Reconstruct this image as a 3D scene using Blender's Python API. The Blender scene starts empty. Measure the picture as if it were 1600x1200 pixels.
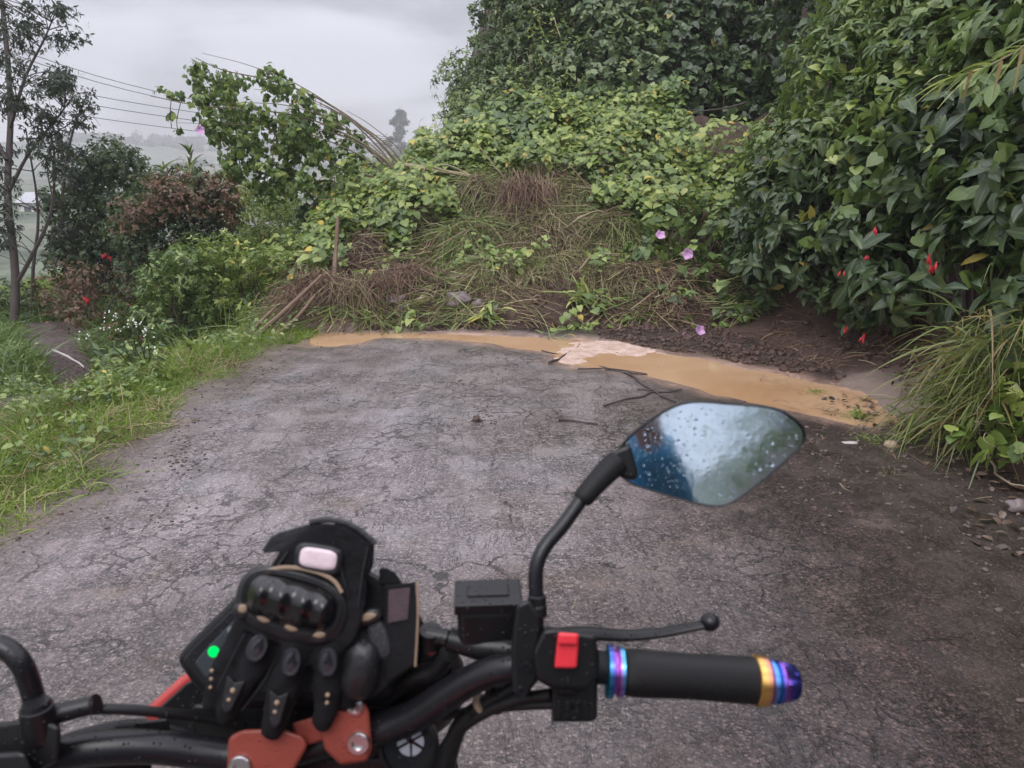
import bpy, bmesh, math, random
import numpy as np
from mathutils import Vector, Matrix
random.seed(7); RNG = np.random.default_rng(11)
R = math.radians
scene = bpy.context.scene
COL = scene.collection

# ------------------------------------------------------------------ camera
F = 1142.0; PITCH = R(15.2); CAMZ = 1.5
cd = bpy.data.cameras.new("camera"); cam = bpy.data.objects.new("camera", cd); COL.objects.link(cam)
cam.location = (0, 0, CAMZ); cam.rotation_euler = (R(90) - PITCH, 0, 0)
cd.sensor_width = 36; cd.lens = 36 * F / 1600; cd.clip_start = 0.02; cd.clip_end = 6000
cd.dof.use_dof = True; cd.dof.focus_distance = 6.5; cd.dof.aperture_fstop = 9.0
scene.camera = cam
scene.render.resolution_x = 1024; scene.render.resolution_y = 768
scene.view_settings.view_transform = 'Standard'; scene.view_settings.look = 'None'
scene.view_settings.exposure = 0.25; scene.view_settings.gamma = 1

FW = np.array([0, math.cos(PITCH), -math.sin(PITCH)]); UP = np.array([0, math.sin(PITCH), math.cos(PITCH)])
RT = np.array([1.0, 0, 0]); CP = np.array([0, 0, CAMZ])
def K(px, py, d):
    """world point at picture position (1600x1200) and axial depth d metres"""
    return CP + FW * d + RT * ((px - 800) / F * d) + UP * ((600 - py) / F * d)
def KG(px, py, z=0.0):
    v = FW + RT * ((px - 800) / F) + UP * ((600 - py) / F)
    return CP + v * ((z - CAMZ) / v[2])
def KY(px, py, y):
    v = FW + RT * ((px - 800) / F) + UP * ((600 - py) / F)
    return CP + v * (y / v[1])

# ------------------------------------------------------------------ sky and sun
SUN_EL, SUN_AZ = R(58), R(200)
w = bpy.data.worlds.new("World"); scene.world = w; w.use_nodes = True
nt = w.node_tree; nt.nodes.clear()
def N(t, **kw):
    n = nt.nodes.new(t)
    for k, v in kw.items(): setattr(n, k, v)
    return n
L = lambda a, b: nt.links.new(a, b)
wo = N('ShaderNodeOutputWorld'); bg = N('ShaderNodeBackground'); L(bg.outputs[0], wo.inputs[0])
sky = N('ShaderNodeTexSky', sky_type='NISHITA'); sky.sun_disc = False
sky.sun_elevation = SUN_EL; sky.sun_rotation = SUN_AZ
sk = N('ShaderNodeVectorMath', operation='SCALE'); sk.inputs['Scale'].default_value = 0.1; L(sky.outputs[0], sk.inputs[0])
tc = N('ShaderNodeTexCoord'); sep = N('ShaderNodeSeparateXYZ'); L(tc.outputs['Generated'], sep.inputs[0])
mp = N('ShaderNodeMapping'); mp.inputs['Scale'].default_value = (1.0, 1.0, 3.6); mp.inputs['Location'].default_value = (.3, .15, 0)
L(tc.outputs['Generated'], mp.inputs[0])
n1 = N('ShaderNodeTexNoise'); n1.inputs['Scale'].default_value = 2.6; n1.inputs['Detail'].default_value = 5; n1.inputs['Roughness'].default_value = .45
n1.inputs['Distortion'].default_value = .25
L(mp.outputs[0], n1.inputs['Vector'])
cr = N('ShaderNodeValToRGB'); cr.color_ramp.interpolation = 'EASE'
e = cr.color_ramp.elements; e[0].position = .38; e[0].color = (.36, .36, .41, 1); e[1].position = .60; e[1].color = (.69, .69, .765, 1)
L(n1.outputs['Fac'], cr.inputs[0])
# brighter towards the zenith, as any overcast sky
mz = N('ShaderNodeMapRange'); mz.inputs[1].default_value = .16; mz.inputs[2].default_value = 1; mz.inputs[3].default_value = 1.0; mz.inputs[4].default_value = 3.9
L(sep.outputs['Z'], mz.inputs[0])
sc2 = N('ShaderNodeVectorMath', operation='SCALE'); L(cr.outputs[0], sc2.inputs[0]); L(mz.outputs[0], sc2.inputs['Scale'])
mx = N('ShaderNodeMixRGB'); mx.inputs[0].default_value = .9; L(sk.outputs[0], mx.inputs[1]); L(sc2.outputs[0], mx.inputs[2])
L(mx.outputs[0], bg.inputs[0]); bg.inputs[1].default_value = 1.0

sd = bpy.data.lights.new("sun", 'SUN'); sd.energy = 1.5; sd.angle = R(35); sd.color = (1, .97, .93)
so = bpy.data.objects.new("sun", sd); COL.objects.link(so)
so.rotation_euler = Vector((math.sin(SUN_AZ) * math.cos(SUN_EL), math.cos(SUN_AZ) * math.cos(SUN_EL), math.sin(SUN_EL))).to_track_quat('Z', 'Y').to_euler()

# ------------------------------------------------------------------ materials
class M:
    def __init__(s, name):
        s.m = bpy.data.materials.new(name); s.m.use_nodes = True; s.nt = s.m.node_tree; s.nt.nodes.clear()
        s.out = s.n('ShaderNodeOutputMaterial')
    def n(s, t, **kw):
        n = s.nt.nodes.new(t)
        for k, v in kw.items(): setattr(n, k, v)
        return n
    def l(s, a, b): s.nt.links.new(a, b)
    def coord(s, scale=(1, 1, 1), loc=(0, 0, 0), src='Object'):
        t = s.n('ShaderNodeTexCoord'); m = s.n('ShaderNodeMapping'); m.inputs['Scale'].default_value = scale; m.inputs['Location'].default_value = loc
        s.l(t.outputs[src], m.inputs[0]); return m.outputs[0]
    def noise(s, vec, scale, detail=4, rough=.55, dist=0, col=False):
        n = s.n('ShaderNodeTexNoise'); n.inputs['Scale'].default_value = scale; n.inputs['Detail'].default_value = detail
        n.inputs['Roughness'].default_value = rough; n.inputs['Distortion'].default_value = dist
        s.l(vec, n.inputs['Vector']); return n.outputs['Color' if col else 'Fac']
    def vor(s, vec, scale, feature='F1', out='Distance'):
        n = s.n('ShaderNodeTexVoronoi', feature=feature); n.inputs['Scale'].default_value = scale; s.l(vec, n.inputs['Vector']); return n.outputs[out]
    def ramp(s, fac, stops, interp='LINEAR'):
        n = s.n('ShaderNodeValToRGB'); n.color_ramp.interpolation = interp; el = n.color_ramp.elements
        while len(el) < len(stops): el.new(.5)
        for e, (p, c) in zip(el, stops):
            e.position = p; e.color = (c, c, c, 1) if isinstance(c, (int, float)) else (*c, 1)
        s.l(fac, n.inputs[0]); return n.outputs[0]
    def mix(s, f, a, b, mode='MIX'):
        n = s.n('ShaderNodeMixRGB', blend_type=mode)
        for i, v in enumerate((f, a, b)):
            if hasattr(v, 'node'): s.l(v, n.inputs[i])
            elif isinstance(v, (int, float)): n.inputs[i].default_value = v if i == 0 else (v, v, v, 1)
            else: n.inputs[i].default_value = (*v, 1)
        return n.outputs[0]
    def math(s, op, a, b=0.0, clamp=False):
        n = s.n('ShaderNodeMath', operation=op); n.use_clamp = clamp
        for i, v in enumerate((a, b)):
            if hasattr(v, 'node'): s.l(v, n.inputs[i])
            else: n.inputs[i].default_value = v
        return n.outputs[0]
    def attr(s, name, out='Fac'):
        n = s.n('ShaderNodeAttribute'); n.attribute_name = name; return n.outputs[out]
    def bump(s, h, strength=.5, dist=.01, normal=None):
        n = s.n('ShaderNodeBump'); n.inputs['Strength'].default_value = strength; n.inputs['Distance'].default_value = dist
        s.l(h, n.inputs['Height'])
        if normal is not None: s.l(normal, n.inputs['Normal'])
        return n.outputs[0]
    def bsdf(s, color=(.5, .5, .5), rough=.5, metal=0, spec=.5, normal=None, coat=0, link=True):
        b = s.n('ShaderNodeBsdfPrincipled')
        for k, v in (('Base Color', color), ('Roughness', rough), ('Metallic', metal), ('Specular IOR Level', spec), ('Coat Weight', coat)):
            if hasattr(v, 'node'): s.l(v, b.inputs[k])
            elif k == 'Base Color': b.inputs[k].default_value = (*v, 1)
            else: b.inputs[k].default_value = v
        if normal is not None: s.l(normal, b.inputs['Normal'])
        if link: s.l(b.outputs[0], s.out.inputs[0])
        return b

def leaf_mat(name, stops, rough=.4, transl=.25, vein=True, spec=.5):
    m = M(name)
    a = m.n('ShaderNodeAttribute'); a.attribute_name = 'lf'
    sp = m.n('ShaderNodeSeparateXYZ'); m.l(a.outputs['Vector'], sp.inputs[0])
    c = m.ramp(sp.outputs[0], stops)
    v = m.coord(); nn = m.noise(v, 14, 3)
    c = m.mix(m.math('MULTIPLY', nn, .5), c, m.mix(.5, c, (.03, .04, .015)))
    h = None
    if vein:
        rib = m.ramp(sp.outputs[1], [(0, .8), (.05, 0)])
        c = m.mix(m.math('MULTIPLY', rib, .45), c, (.22, .27, .12))
        # side veins
        wv = m.math('SINE', m.math('MULTIPLY', m.math('SUBTRACT', sp.outputs[2], m.math('MULTIPLY', sp.outputs[1], .45)), 50))
        h = m.bump(wv, .08, .003)
    b = m.bsdf(c, rough, spec=spec, normal=h, link=False)
    t = m.n('ShaderNodeBsdfTranslucent'); m.l(m.mix(.5, c, (.13, .2, .03), 'ADD'), t.inputs[0])
    ms = m.n('ShaderNodeMixShader'); ms.inputs[0].default_value = transl
    m.l(b.outputs[0], ms.inputs[1]); m.l(t.outputs[0], ms.inputs[2]); m.l(ms.outputs[0], m.out.inputs[0])
    return m.m

def plain(name, color, rough=.5, metal=0, spec=.5, bump=0, bscale=200, var=.15, coat=0):
    m = M(name); v = m.coord(); nn = m.noise(v, bscale * .2, 4)
    c = m.mix(nn, tuple(x * (1 - var) for x in color), tuple(min(1, x * (1 + var)) for x in color))
    nr = m.bump(m.noise(v, bscale, 4, .7), bump, .002) if bump else None
    m.bsdf(c, rough, metal, spec, nr, coat); return m.m

# ------------------------------------------------------------------ mesh helpers
def tag(o, label=None, cat=None, group=None, kind=None):
    if label: o['label'] = label
    if cat: o['category'] = cat
    if group: o['group'] = group
    if kind: o['kind'] = kind
    return o
def wl(o):
    p = np.zeros(3)
    while o: p = p + np.array(o.location); o = o.parent
    return p
def mk(name, V, Fc, mat, parent=None, smooth=True, lf=None, attrs=None, uniform=0):
    """Fc: array (M,k) or list of lists"""
    me = bpy.data.meshes.new(name); V = np.asarray(V, dtype=np.float64).reshape(-1, 3)
    if parent is not None: V = V - wl(parent)
    if isinstance(Fc, np.ndarray):
        M_, k = Fc.shape
        me.vertices.add(len(V)); me.vertices.foreach_set('co', V.astype(np.float32).ravel())
        me.loops.add(M_ * k); me.loops.foreach_set('vertex_index', Fc.astype(np.int32).ravel())
        me.polygons.add(M_); me.polygons.foreach_set('loop_start', np.arange(0, M_ * k, k, dtype=np.int32))
    else:
        me.from_pydata([tuple(v) for v in V], [], Fc)
    if lf is not None:
        a = me.attributes.new('lf', 'FLOAT_VECTOR', 'POINT'); a.data.foreach_set('vector', np.asarray(lf, dtype=np.float32).ravel())
    for kx, arr in (attrs or {}).items():
        a = me.attributes.new(kx, 'FLOAT', 'POINT'); a.data.foreach_set('value', np.asarray(arr, dtype=np.float32).ravel())
    me.update(calc_edges=True); me.validate()
    me.polygons.foreach_set('use_smooth', np.full(len(me.polygons), bool(smooth)))
    if mat: me.materials.append(mat)
    o = bpy.data.objects.new(name, me); COL.objects.link(o)
    if parent is not None: o.parent = parent
    return o
def empty(name, loc, label, cat, group=None):
    o = bpy.data.objects.new(name, None); COL.objects.link(o); o.location = tuple(float(a) for a in loc); o.empty_display_size = .1
    return tag(o, label, cat, group)
def spline(P, n=6):
    P = [np.array(p, float) for p in P]
    if len(P) < 3: return P
    Q = [2 * P[0] - P[1]] + P + [2 * P[-1] - P[-2]]; out = []
    for i in range(1, len(Q) - 2):
        for j in range(n):
            t = j / n; a, b, c, d = Q[i-1], Q[i], Q[i+1], Q[i+2]
            out.append(.5 * ((2*b) + (-a+c)*t + (2*a-5*b+4*c-d)*t*t + (-a+3*b-3*c+d)*t**3))
    out.append(P[-1]); return out
def gjoin(gs):
    V, Fc = [], []
    for v, f in gs:
        o = len(V); V += [tuple(x) for x in v]; Fc += [[i + o for i in q] for q in f]
    return V, Fc
def tube(P, r, segs=10, caps=True, flat=1.0, nref=None, sm=0):
    if sm:
        P0 = P; P = spline(P, sm)
        if not np.isscalar(r): r = [float(np.interp(i, np.linspace(0, len(P) - 1, len(r)), r)) for i in range(len(P))]
    P = [np.array(p, float) for p in P]; n = len(P)
    rr = [r] * n if np.isscalar(r) else list(r)
    V, Fc = [], []; a = None
    for i in range(n):
        t = P[min(i + 1, n - 1)] - P[max(i - 1, 0)]; t = t / (np.linalg.norm(t) + 1e-12)
        if a is None:
            a = np.array(nref if nref is not None else ((0, 0, 1) if abs(t[2]) < .9 else (1, 0, 0)), float)
        a = a - t * a.dot(t); a /= np.linalg.norm(a) + 1e-12; b = np.cross(t, a)
        for k in range(segs):
            th = 2 * math.pi * k / segs
            V.append(P[i] + (a * math.cos(th) * flat + b * math.sin(th)) * rr[i])
    for i in range(n - 1):
        for k in range(segs):
            k2 = (k + 1) % segs
            Fc.append([i*segs+k, i*segs+k2, (i+1)*segs+k2, (i+1)*segs+k])
    if caps:
        Fc.append(list(range(segs))[::-1]); Fc.append([(n-1)*segs+k for k in range(segs)])
    return V, Fc
def lathe(p0, axis, prof, segs=32):
    p0 = np.array(p0, float); ax = np.array(axis, float); ax /= np.linalg.norm(ax)
    a = np.cross(ax, (0, 0, 1.0)); 
    if np.linalg.norm(a) < .1: a = np.cross(ax, (1.0, 0, 0))
    a /= np.linalg.norm(a); b = np.cross(ax, a); V, Fc = [], []
    for t, r in prof:
        for k in range(segs):
            th = 2 * math.pi * k / segs; V.append(p0 + ax * t + (a * math.cos(th) + b * math.sin(th)) * max(r, 1e-5))
    n = len(prof)
    for i in range(n - 1):
        for k in range(segs):
            k2 = (k + 1) % segs; Fc.append([i*segs+k, i*segs+k2, (i+1)*segs+k2, (i+1)*segs+k])
    Fc.append(list(range(segs))[::-1]); Fc.append([(n-1)*segs+k for k in range(segs)])
    return V, Fc
def box(c, s, ax=None):
    ax = np.eye(3) if ax is None else np.array(ax)
    V = [np.array(c) + sum(ax[k] * s[k] / 2 * q[k] for k in range(3)) for q in
         [(-1,-1,-1),(1,-1,-1),(1,1,-1),(-1,1,-1),(-1,-1,1),(1,-1,1),(1,1,1),(-1,1,1)]]
    return V, [[0,3,2,1],[4,5,6,7],[0,1,5,4],[1,2,6,5],[2,3,7,6],[3,0,4,7]]
def slab(front, back):
    n = len(front)
    return list(front) + list(back), [list(range(n))[::-1], [n + i for i in range(n)]] + [[i, (i+1) % n, n + (i+1) % n, n + i] for i in range(n)]
def part(name, geo, mat, parent=None, smooth=True, bevel=0, bseg=3, sub=0, ang=35):
    if isinstance(geo, list): geo = gjoin(geo)
    o = mk(name, geo[0], [list(f) for f in geo[1]], mat, parent, smooth)
    bm = bmesh.new(); bm.from_mesh(o.data); bmesh.ops.recalc_face_normals(bm, faces=bm.faces); bm.to_mesh(o.data); bm.free()
    if smooth: o.data.set_sharp_from_angle(angle=R(ang))
    if bevel:
        b = o.modifiers.new('bevel', 'BEVEL'); b.width = bevel; b.segments = bseg; b.limit_method = 'ANGLE'; b.angle_limit = R(28); b.harden_normals = False
        o.data.set_sharp_from_angle(angle=R(180))
        wn = o.modifiers.new('wn', 'WEIGHTED_NORMAL'); wn.keep_sharp = False
    if sub:
        s = o.modifiers.new('sub', 'SUBSURF'); s.levels = s.render_levels = sub
    return o
def blob(c, r, seed=0, sub=3, amp=.25, fr=2.0, squash=(1, 1, 1)):
    bm = bmesh.new(); bmesh.ops.create_icosphere(bm, subdivisions=sub, radius=1)
    V = np.array([v.co[:] for v in bm.verts]); Fc = [[v.index for v in f.verts] for f in bm.faces]; bm.free()
    d = 1 + amp * (2 * noise3(V * fr + seed * 7.3, seed) - 1) + amp * .4 * (2 * noise3(V * fr * 2.7 + seed, seed + 5) - 1)
    return np.array(c) + V * d[:, None] * r * np.array(squash), Fc

# numpy value noise
def _h(ix, iy, iz, seed):
    n = (ix.astype(np.int64) * 374761393 + iy.astype(np.int64) * 668265263 + iz.astype(np.int64) * 2147483647 + seed * 1274126177) & 0x7fffffff
    n = ((n ^ (n >> 13)) * 1274126177) & 0x7fffffff
    return ((n ^ (n >> 16)) & 0xffff) / 65535.0
def noise3(P, seed=0):
    P = np.asarray(P, float); I = np.floor(P); f = P - I; f = f * f * (3 - 2 * f); I = I.astype(np.int64); out = 0
    for dx in (0, 1):
        for dy in (0, 1):
            for dz in (0, 1):
                wgt = (f[..., 0] if dx else 1 - f[..., 0]) * (f[..., 1] if dy else 1 - f[..., 1]) * (f[..., 2] if dz else 1 - f[..., 2])
                out = out + wgt * _h(I[..., 0] + dx, I[..., 1] + dy, I[..., 2] + dz, seed)
    return out
def fbm(x, y, s, seed=0, oct=4):
    P = np.stack([np.asarray(x, float) * s, np.asarray(y, float) * s, np.zeros_like(np.asarray(x, float))], -1); o = 0; a = 1; t = 0
    for k in range(oct): o = o + a * noise3(P * (2 ** k) + 13.7 * k, seed + k); t += a; a *= .5
    return o / t
def sstep(a, b, x):
    t = np.clip((x - a) / (b - a), 0, 1); return t * t * (3 - 2 * t)

# ------------------------------------------------------------------ terrain height
BX = ([-40, 0, 4, 5, 6, 7, 8, 9, 10, 11, 12, 13.5, 15, 17], [3.3, 3.2, 3.15, 3.15, 3.1, 2.9, 2.75, 2.9, 3.5, 4.2, 4.7, 5.0, 4.0, 3.0])
def H(x, y):
    x = np.asarray(x, float); y = np.asarray(y, float); d = np.hypot(x, y)
    far = np.interp(d, [0, 14, 30, 60, 150, 300, 420, 620, 900, 3000], [0, 0, -2.5, -4.5, 1.0, 5, 11, 30, 32, 26])
    far = far + (fbm(x, y, 1/90., 3) - .5) * np.clip((d - 80) / 20., 0, 14)
    t = np.clip(-2.2 - x, 0, 60)
    A = np.interp(t, [0, .12, .8, 1.5, 2.3, 4, 8, 20], [0, .03, .02, -.22, -.32, -.42, -.6, -2])
    B = np.interp(t, [0, .12, .5, 1.1, 2.0, 3, 4.5, 8, 20], [0, .03, -.12, -.85, -1.35, -1.25, -.8, -.85, -2])
    C = np.interp(t, [0, 1, 3, 6, 20], [.2, .35, .4, -.3, -3])
    k1 = sstep(6.2, 8.0, y) * sstep(-5.5, -4.2, x); k2 = sstep(11.5, 14.5, y)
    left = (A * (1 - k1) + B * k1) * (1 - k2) + C * k2
    z = np.where(x < -2.2, left, 0.0) + np.where(x >= -2.2, .2 * k2, 0)
    kf = sstep(16, 32, d); z = z * (1 - kf) + far * kf
    nz = (fbm(x, y, 2.2, 1) - .5); onroad = (x > -2.56) & (x < 2.9) & (y < 8.0)
    z = z + np.where(onroad, 0, nz * .12 * np.clip((-2.2 - x) * 1.2, 0, 1))
    z = np.where(onroad, z - .09, z)
    # landslide mound
    toe = 7.74 + (fbm(x, y * 0, 1.1, 8) - .5) * .5 + .22 * np.clip(x, 0, 3) * 0
    s = y - toe
    crest = np.interp(x, [-4.2, -3.2, -2.4, -1.5, -.6, .5, 1.5, 3, 5], [0, .35, .62, .85, 1.0, 1.12, 1.15, 1.2, 1.2])
    prof = np.interp(s, [0, .12, .35, .9, 1.3, 2.2, 3.2, 4.4, 5.5, 8, 14], [0, .12, .24, .38, .55, 1.0, 1.5, 1.95, 2.1, 1.8, .3])
    mound = prof * crest * sstep(-4.4, -2.6, x + np.clip(y - 9, 0, 3) * .35) + np.where(s > 0, (fbm(x, y, 2.2, 21) - .5) * .95 * np.clip(s * 1.5, 0, 1), 0)
    mk_ = (s > 0) & (x > -4.2) & (y < 22)
    z = np.where(mk_, np.maximum(z, mound + np.where(x < -2.6, z * .7, 0)), z)
    # bank on the right
    u = x - np.interp(y, *BX) + (fbm(x * 0, y, .9, 31) - .5) * .3 + (fbm(x, y, 6.0, 35) - .5) * .16
    bank = np.interp(u, [-.55, -.2, 0, .15, .4, 1.2, 2.4, 8, 60], [0, .1, .22, .55, 1.7, 3.6, 5.0, 7.5, 20]) + (fbm(x, y, 2.0, 33) - .5) * .3 * np.clip(u + .3, 0, 1)
    z = np.where(u > -.55, np.maximum(z, bank), z)
    # hillside behind the slide
    v = y - (13.2 + (fbm(x, y * 0, .6, 41) - .5) * 1.2)
    hb = np.interp(v, [0, .5, 2, 4, 7, 30], [1.2, 2.2, 5.0, 7.5, 9, 18]) * np.interp(x, [-3.2, -1.9, -1.0, -.2, .8, 3], [0, .28, .52, .85, 1, 1.1])
    hb = hb * np.interp(y, [24, 60], [1, .15])
    z = np.where((v > 0) & (x > -3.4) & (d < 90), np.maximum(z, hb), z)
    return z
def HN(x, y, e=.05):
    zx = (H(x + e, y) - H(x - e, y)) / (2*e); zy = (H(x, y + e) - H(x, y - e)) / (2*e)
    n = np.stack([-zx, -zy, np.ones_like(zx)], -1); return n / np.linalg.norm(n, axis=-1, keepdims=True)

def grid(name, xs, ys, hfun, mat, attrf=None, parent=None):
    X, Y = np.meshgrid(xs, ys); Z = hfun(X, Y); nx, ny = len(xs), len(ys)
    V = np.stack([X, Y, Z], -1).reshape(-1, 3); i = np.arange(nx * ny).reshape(ny, nx)
    Fq = np.stack([i[:-1, :-1], i[:-1, 1:], i[1:, 1:], i[1:, :-1]], -1).reshape(-1, 4)
    return mk(name, V, Fq, mat, parent, True, attrs=attrf(X.ravel(), Y.ravel(), Z.ravel()) if attrf else None)

def poly_dist(x, y, poly):
    """signed distance (negative inside)"""
    P = np.array(poly); Q = np.roll(P, -1, 0); best = np.full(np.shape(x), 1e9); ins = np.zeros(np.shape(x), bool)
    for (ax, ay), (bx, by) in zip(P, Q):
        dx, dy = bx - ax, by - ay; t = np.clip(((x-ax)*dx + (y-ay)*dy) / (dx*dx+dy*dy+1e-12), 0, 1)
        best = np.minimum(best, np.hypot(x-ax-t*dx, y-ay-t*dy))
        c = ((ay > y) != (by > y)) & (x < (bx-ax) * (y-ay) / (by-ay+1e-12) + ax); ins ^= c
    return np.where(ins, -best, best)

# puddle outline (picture positions laid on the road plane)
PUD = [(482,519),(530,517),(600,518),(690,520),(770,522),(850,527),(900,530),(960,533),(1010,546),(1080,556),(1150,570),(1230,584),(1300,598),(1370,603),(1412,622),
       (1408,652),(1370,664),(1320,660),(1250,643),(1180,627),(1100,610),(1040,594),(960,577),(880,566),(862,552),(800,541),(720,531),(640,527),(590,527),(560,534),(520,539),(490,536)]
PUDW = [KG(a, b)[:2] for a, b in PUD]
def smooth_closed(P, n=5, jit=.03, seed=3):
    P = [np.array(p) for p in P]; m = len(P); out = []
    for i in range(m):
        a, b, c, d = P[i-1], P[i], P[(i+1) % m], P[(i+2) % m]
        for j in range(n):
            t = j / n; out.append(.5*((2*b)+(-a+c)*t+(2*a-5*b+4*c-d)*t*t+(-a+3*b-3*c+d)*t**3))
    o = np.array(out); nx = fbm(o[:, 0], o[:, 1], 5, seed) - .5; ny = fbm(o[:, 0] + 9, o[:, 1], 5, seed + 3) - .5
    return o + np.stack([nx, ny], -1) * jit * 2
PUDS = smooth_closed(PUDW, 5, .04)

pathd = lambda X, Y: np.minimum(np.where((Y > 5.6) & (Y < 10.5), np.abs(X + 3.75 + (Y - 6.4) * .75 + .15 * np.sin(Y * 3)) / .42, 9), np.where(X < -3.6, np.abs(Y - 5.95 + .1 * np.sin(X * 2)) / .16, 9))
# ---- ground material: zones are soil kinds (soil, grass floor, far fields)
def ground_attr(X, Y, Z):
    d = np.hypot(X, Y)
    u = X - np.interp(Y, *BX)
    soil = np.where((u > -.9) | ((Y > 7.6) & (X > -4.4) & (Y < 20)), 1.0, 0.0)
    path = 1.2 * sstep(1.15, .75, pathd(X, Y))
    pd = poly_dist(np.clip(X, -4, 6), np.clip(Y, 0, 12), PUDS)
    return {'silt': np.clip(1.0 - pd / .24 + (fbm(X, Y, 5, 66) - .5) * 2.4, 0, 1), 'soil': soil, 'path': np.clip(path * 1.5, 0, 1), 'farf': sstep(25, 60, d)}
m = M('ground_soil'); v = m.coord()
nb = m.noise(v, 3, 8, .65); nf = m.noise(v, 26, 6, .7)
soil = m.mix(nb, (.026, .016, .013), (.115, .066, .048)); soil = m.mix(m.math('MULTIPLY', m.ramp(nf, [(.5, 0), (.75, 1)]), .5), soil, (.19, .13, .105))
gras = m.mix(nb, (.035, .05, .016), (.10, .12, .04))
pth = m.mix(m.ramp(nf, [(.4, 0), (.62, 1)]), (.055, .035, .034), (.17, .12, .12))
vf = m.coord((1/28., 1/46., 1)); fld = m.vor(vf, 1.0, 'F1', 'Color'); sepn = m.n('ShaderNodeSeparateColor'); m.l(fld, sepn.inputs[0])
farc = m.ramp(sepn.outputs[0], [(0, (.05, .07, .04)), (.35, (.09, .12, .065)), (.6, (.15, .16, .11)), (.8, (.06, .085, .05)), (1, (.19, .155, .13))])
fn = m.noise(m.coord((1/9., 1/9., 1/9.)), 1.0, 5); farc = m.mix(m.ramp(fn, [(.5, 0), (.6, 1)]), farc, (.03, .05, .025))
c = m.mix(m.attr('soil'), gras, soil); c = m.mix(m.attr('path'), c, pth); c = m.mix(m.math('MULTIPLY', m.attr('silt'), .8), c, m.mix(nf, (.20, .14, .115), (.46, .36, .31))); c = m.mix(m.attr('farf'), c, farc)
rg = m.mix(m.attr('path'), m.ramp(nb, [(.3, .9), (.7, .45)]), m.ramp(nb, [(.4, .5), (.55, .12)]))
nh = m.noise(v, 85, 4, .7); m.bsdf(c, rg, spec=.4, normal=m.bump(m.mix(.35, m.mix(.5, nb, nf), nh), 1.0, .06))
MG = m.m
def axis(pts):
    o = []
    for a, b, s in pts: o += list(np.arange(a, b, s))
    return np.array(o)
xs = axis([(-760, -400, 60), (-400, -100, 15), (-100, -30, 3.5), (-30, -9, .9), (-9, -5, .16), (-5, 6.2, .06), (6.2, 12, .5), (12, 60, 4), (60, 800, 60)])
ys = axis([(-300, -40, 20), (-40, -6, 1.5), (-6, 1, .3), (1, 6.8, .1), (6.8, 18.5, .07), (18.5, 30, .7), (30, 100, 3.5), (100, 700, 10), (700, 1000, 60)])
tag(grid('ground', xs, ys, H, MG, ground_attr), kind='structure')

# ---- road
RD = (-2.6, 3.2)
def road_h(X, Y):
    z = (fbm(X, Y, .9, 51) - .5) * .022 + (fbm(X, Y, 5, 52) - .5) * .006
    pd = poly_dist(X, Y, PUDS) + (fbm(X, Y, 4.5, 53) - .5) * .12
    return z - .036 * sstep(.07, -.10, pd) + .02 * sstep(.1, .45, pd)
UPR = sorted([tuple(KG(a, b)[:2]) for a, b in PUD[:15]])
def road_attr(X, Y, Z):
    pd = poly_dist(X, Y, PUDS)
    edge = -2.22 + (fbm(X * 0, Y, .8, 61) - .5) * .35 + (fbm(X, Y, 6, 62) - .5) * .12
    dirt = np.clip((edge + .42 - X) / .45 , 0, 1) * .9
    rdirt = np.maximum(sstep(2.15, 2.9, X + (fbm(X, Y, 1.4, 63) - .5) * 1.1), sstep(-.06, .12, X - (1.12 + .16 * Y) + (fbm(X, Y, 1.6, 67) - .5) * .5) * sstep(5.0, 3.8, Y) * .9)
    wet = np.clip(sstep(.1, 1.3, X - .12 * (Y - 2) + (fbm(X, Y, .7, 64) - .5) * 1.4), 0, 1)
    up_ = np.interp(X, [p[0] for p in UPR], [p[1] for p in UPR])
    return {'worn_sheen': sstep(1.7, 3.0, Y + (fbm(X, Y, .9, 69) - .5) * 1.6) * (1 - wet), 'silt': np.clip(1 - pd / .22 + (fbm(X, Y, 4, 65) - .5) * 1.2, 0, 1), 'dirt': dirt, 'rdirt': np.maximum(rdirt, np.clip((Y - up_ - .12) * 8 + (fbm(X, Y, 3, 68) - .5) * 1.5, 0, 1)), 'wet': wet}
m = M('road_asphalt'); v = m.coord()
warp = m.n('ShaderNodeVectorMath', operation='ADD'); ns = m.n('ShaderNodeVectorMath', operation='SCALE'); ns.inputs['Scale'].default_value = .35
m.l(m.noise(v, 3.5, 6, .62, col=True), ns.inputs[0]); m.l(v, warp.inputs[0]); m.l(ns.outputs[0], warp.inputs[1])
wvec = warp.outputs[0]
big = m.noise(v, .8, 5, .6); mid = m.noise(v, 5, 6, .65); fine = m.noise(v, 55, 5, .75)
agg = m.vor(v, 110, 'F1', 'Distance'); aggc = m.n('ShaderNodeSeparateColor'); m.l(m.vor(v, 110, 'F1', 'Color'), aggc.inputs[0])
cr1 = m.ramp(m.vor(wvec, 1.7, 'DISTANCE_TO_EDGE'), [(0, 1), (.007, .85), (.013, 0)])
cr2 = m.ramp(m.vor(wvec, 6.5, 'DISTANCE_TO_EDGE'), [(0, 1), (.022, .8), (.042, 0)])
cm = m.ramp(m.noise(m.coord(loc=(3, 1, 0)), .85, 3), [(.47, 0), (.6, 1)])
cm1 = m.ramp(m.noise(m.coord(loc=(7, 4, 0)), 2.3, 4), [(.44, 0), (.54, 1)])
brk = m.ramp(m.noise(v, 16, 4, .7), [(.38, 0), (.55, 1)])
lens = m.ramp(m.noise(m.coord((3.2, .45, 1), (1.3, 0, 0)), 1.6, 6, .7, .4), [(.499, 0), (.501, 1), (.503, 1), (.506, 0)])   # long seams
lens = m.math('MULTIPLY', lens, brk)
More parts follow.
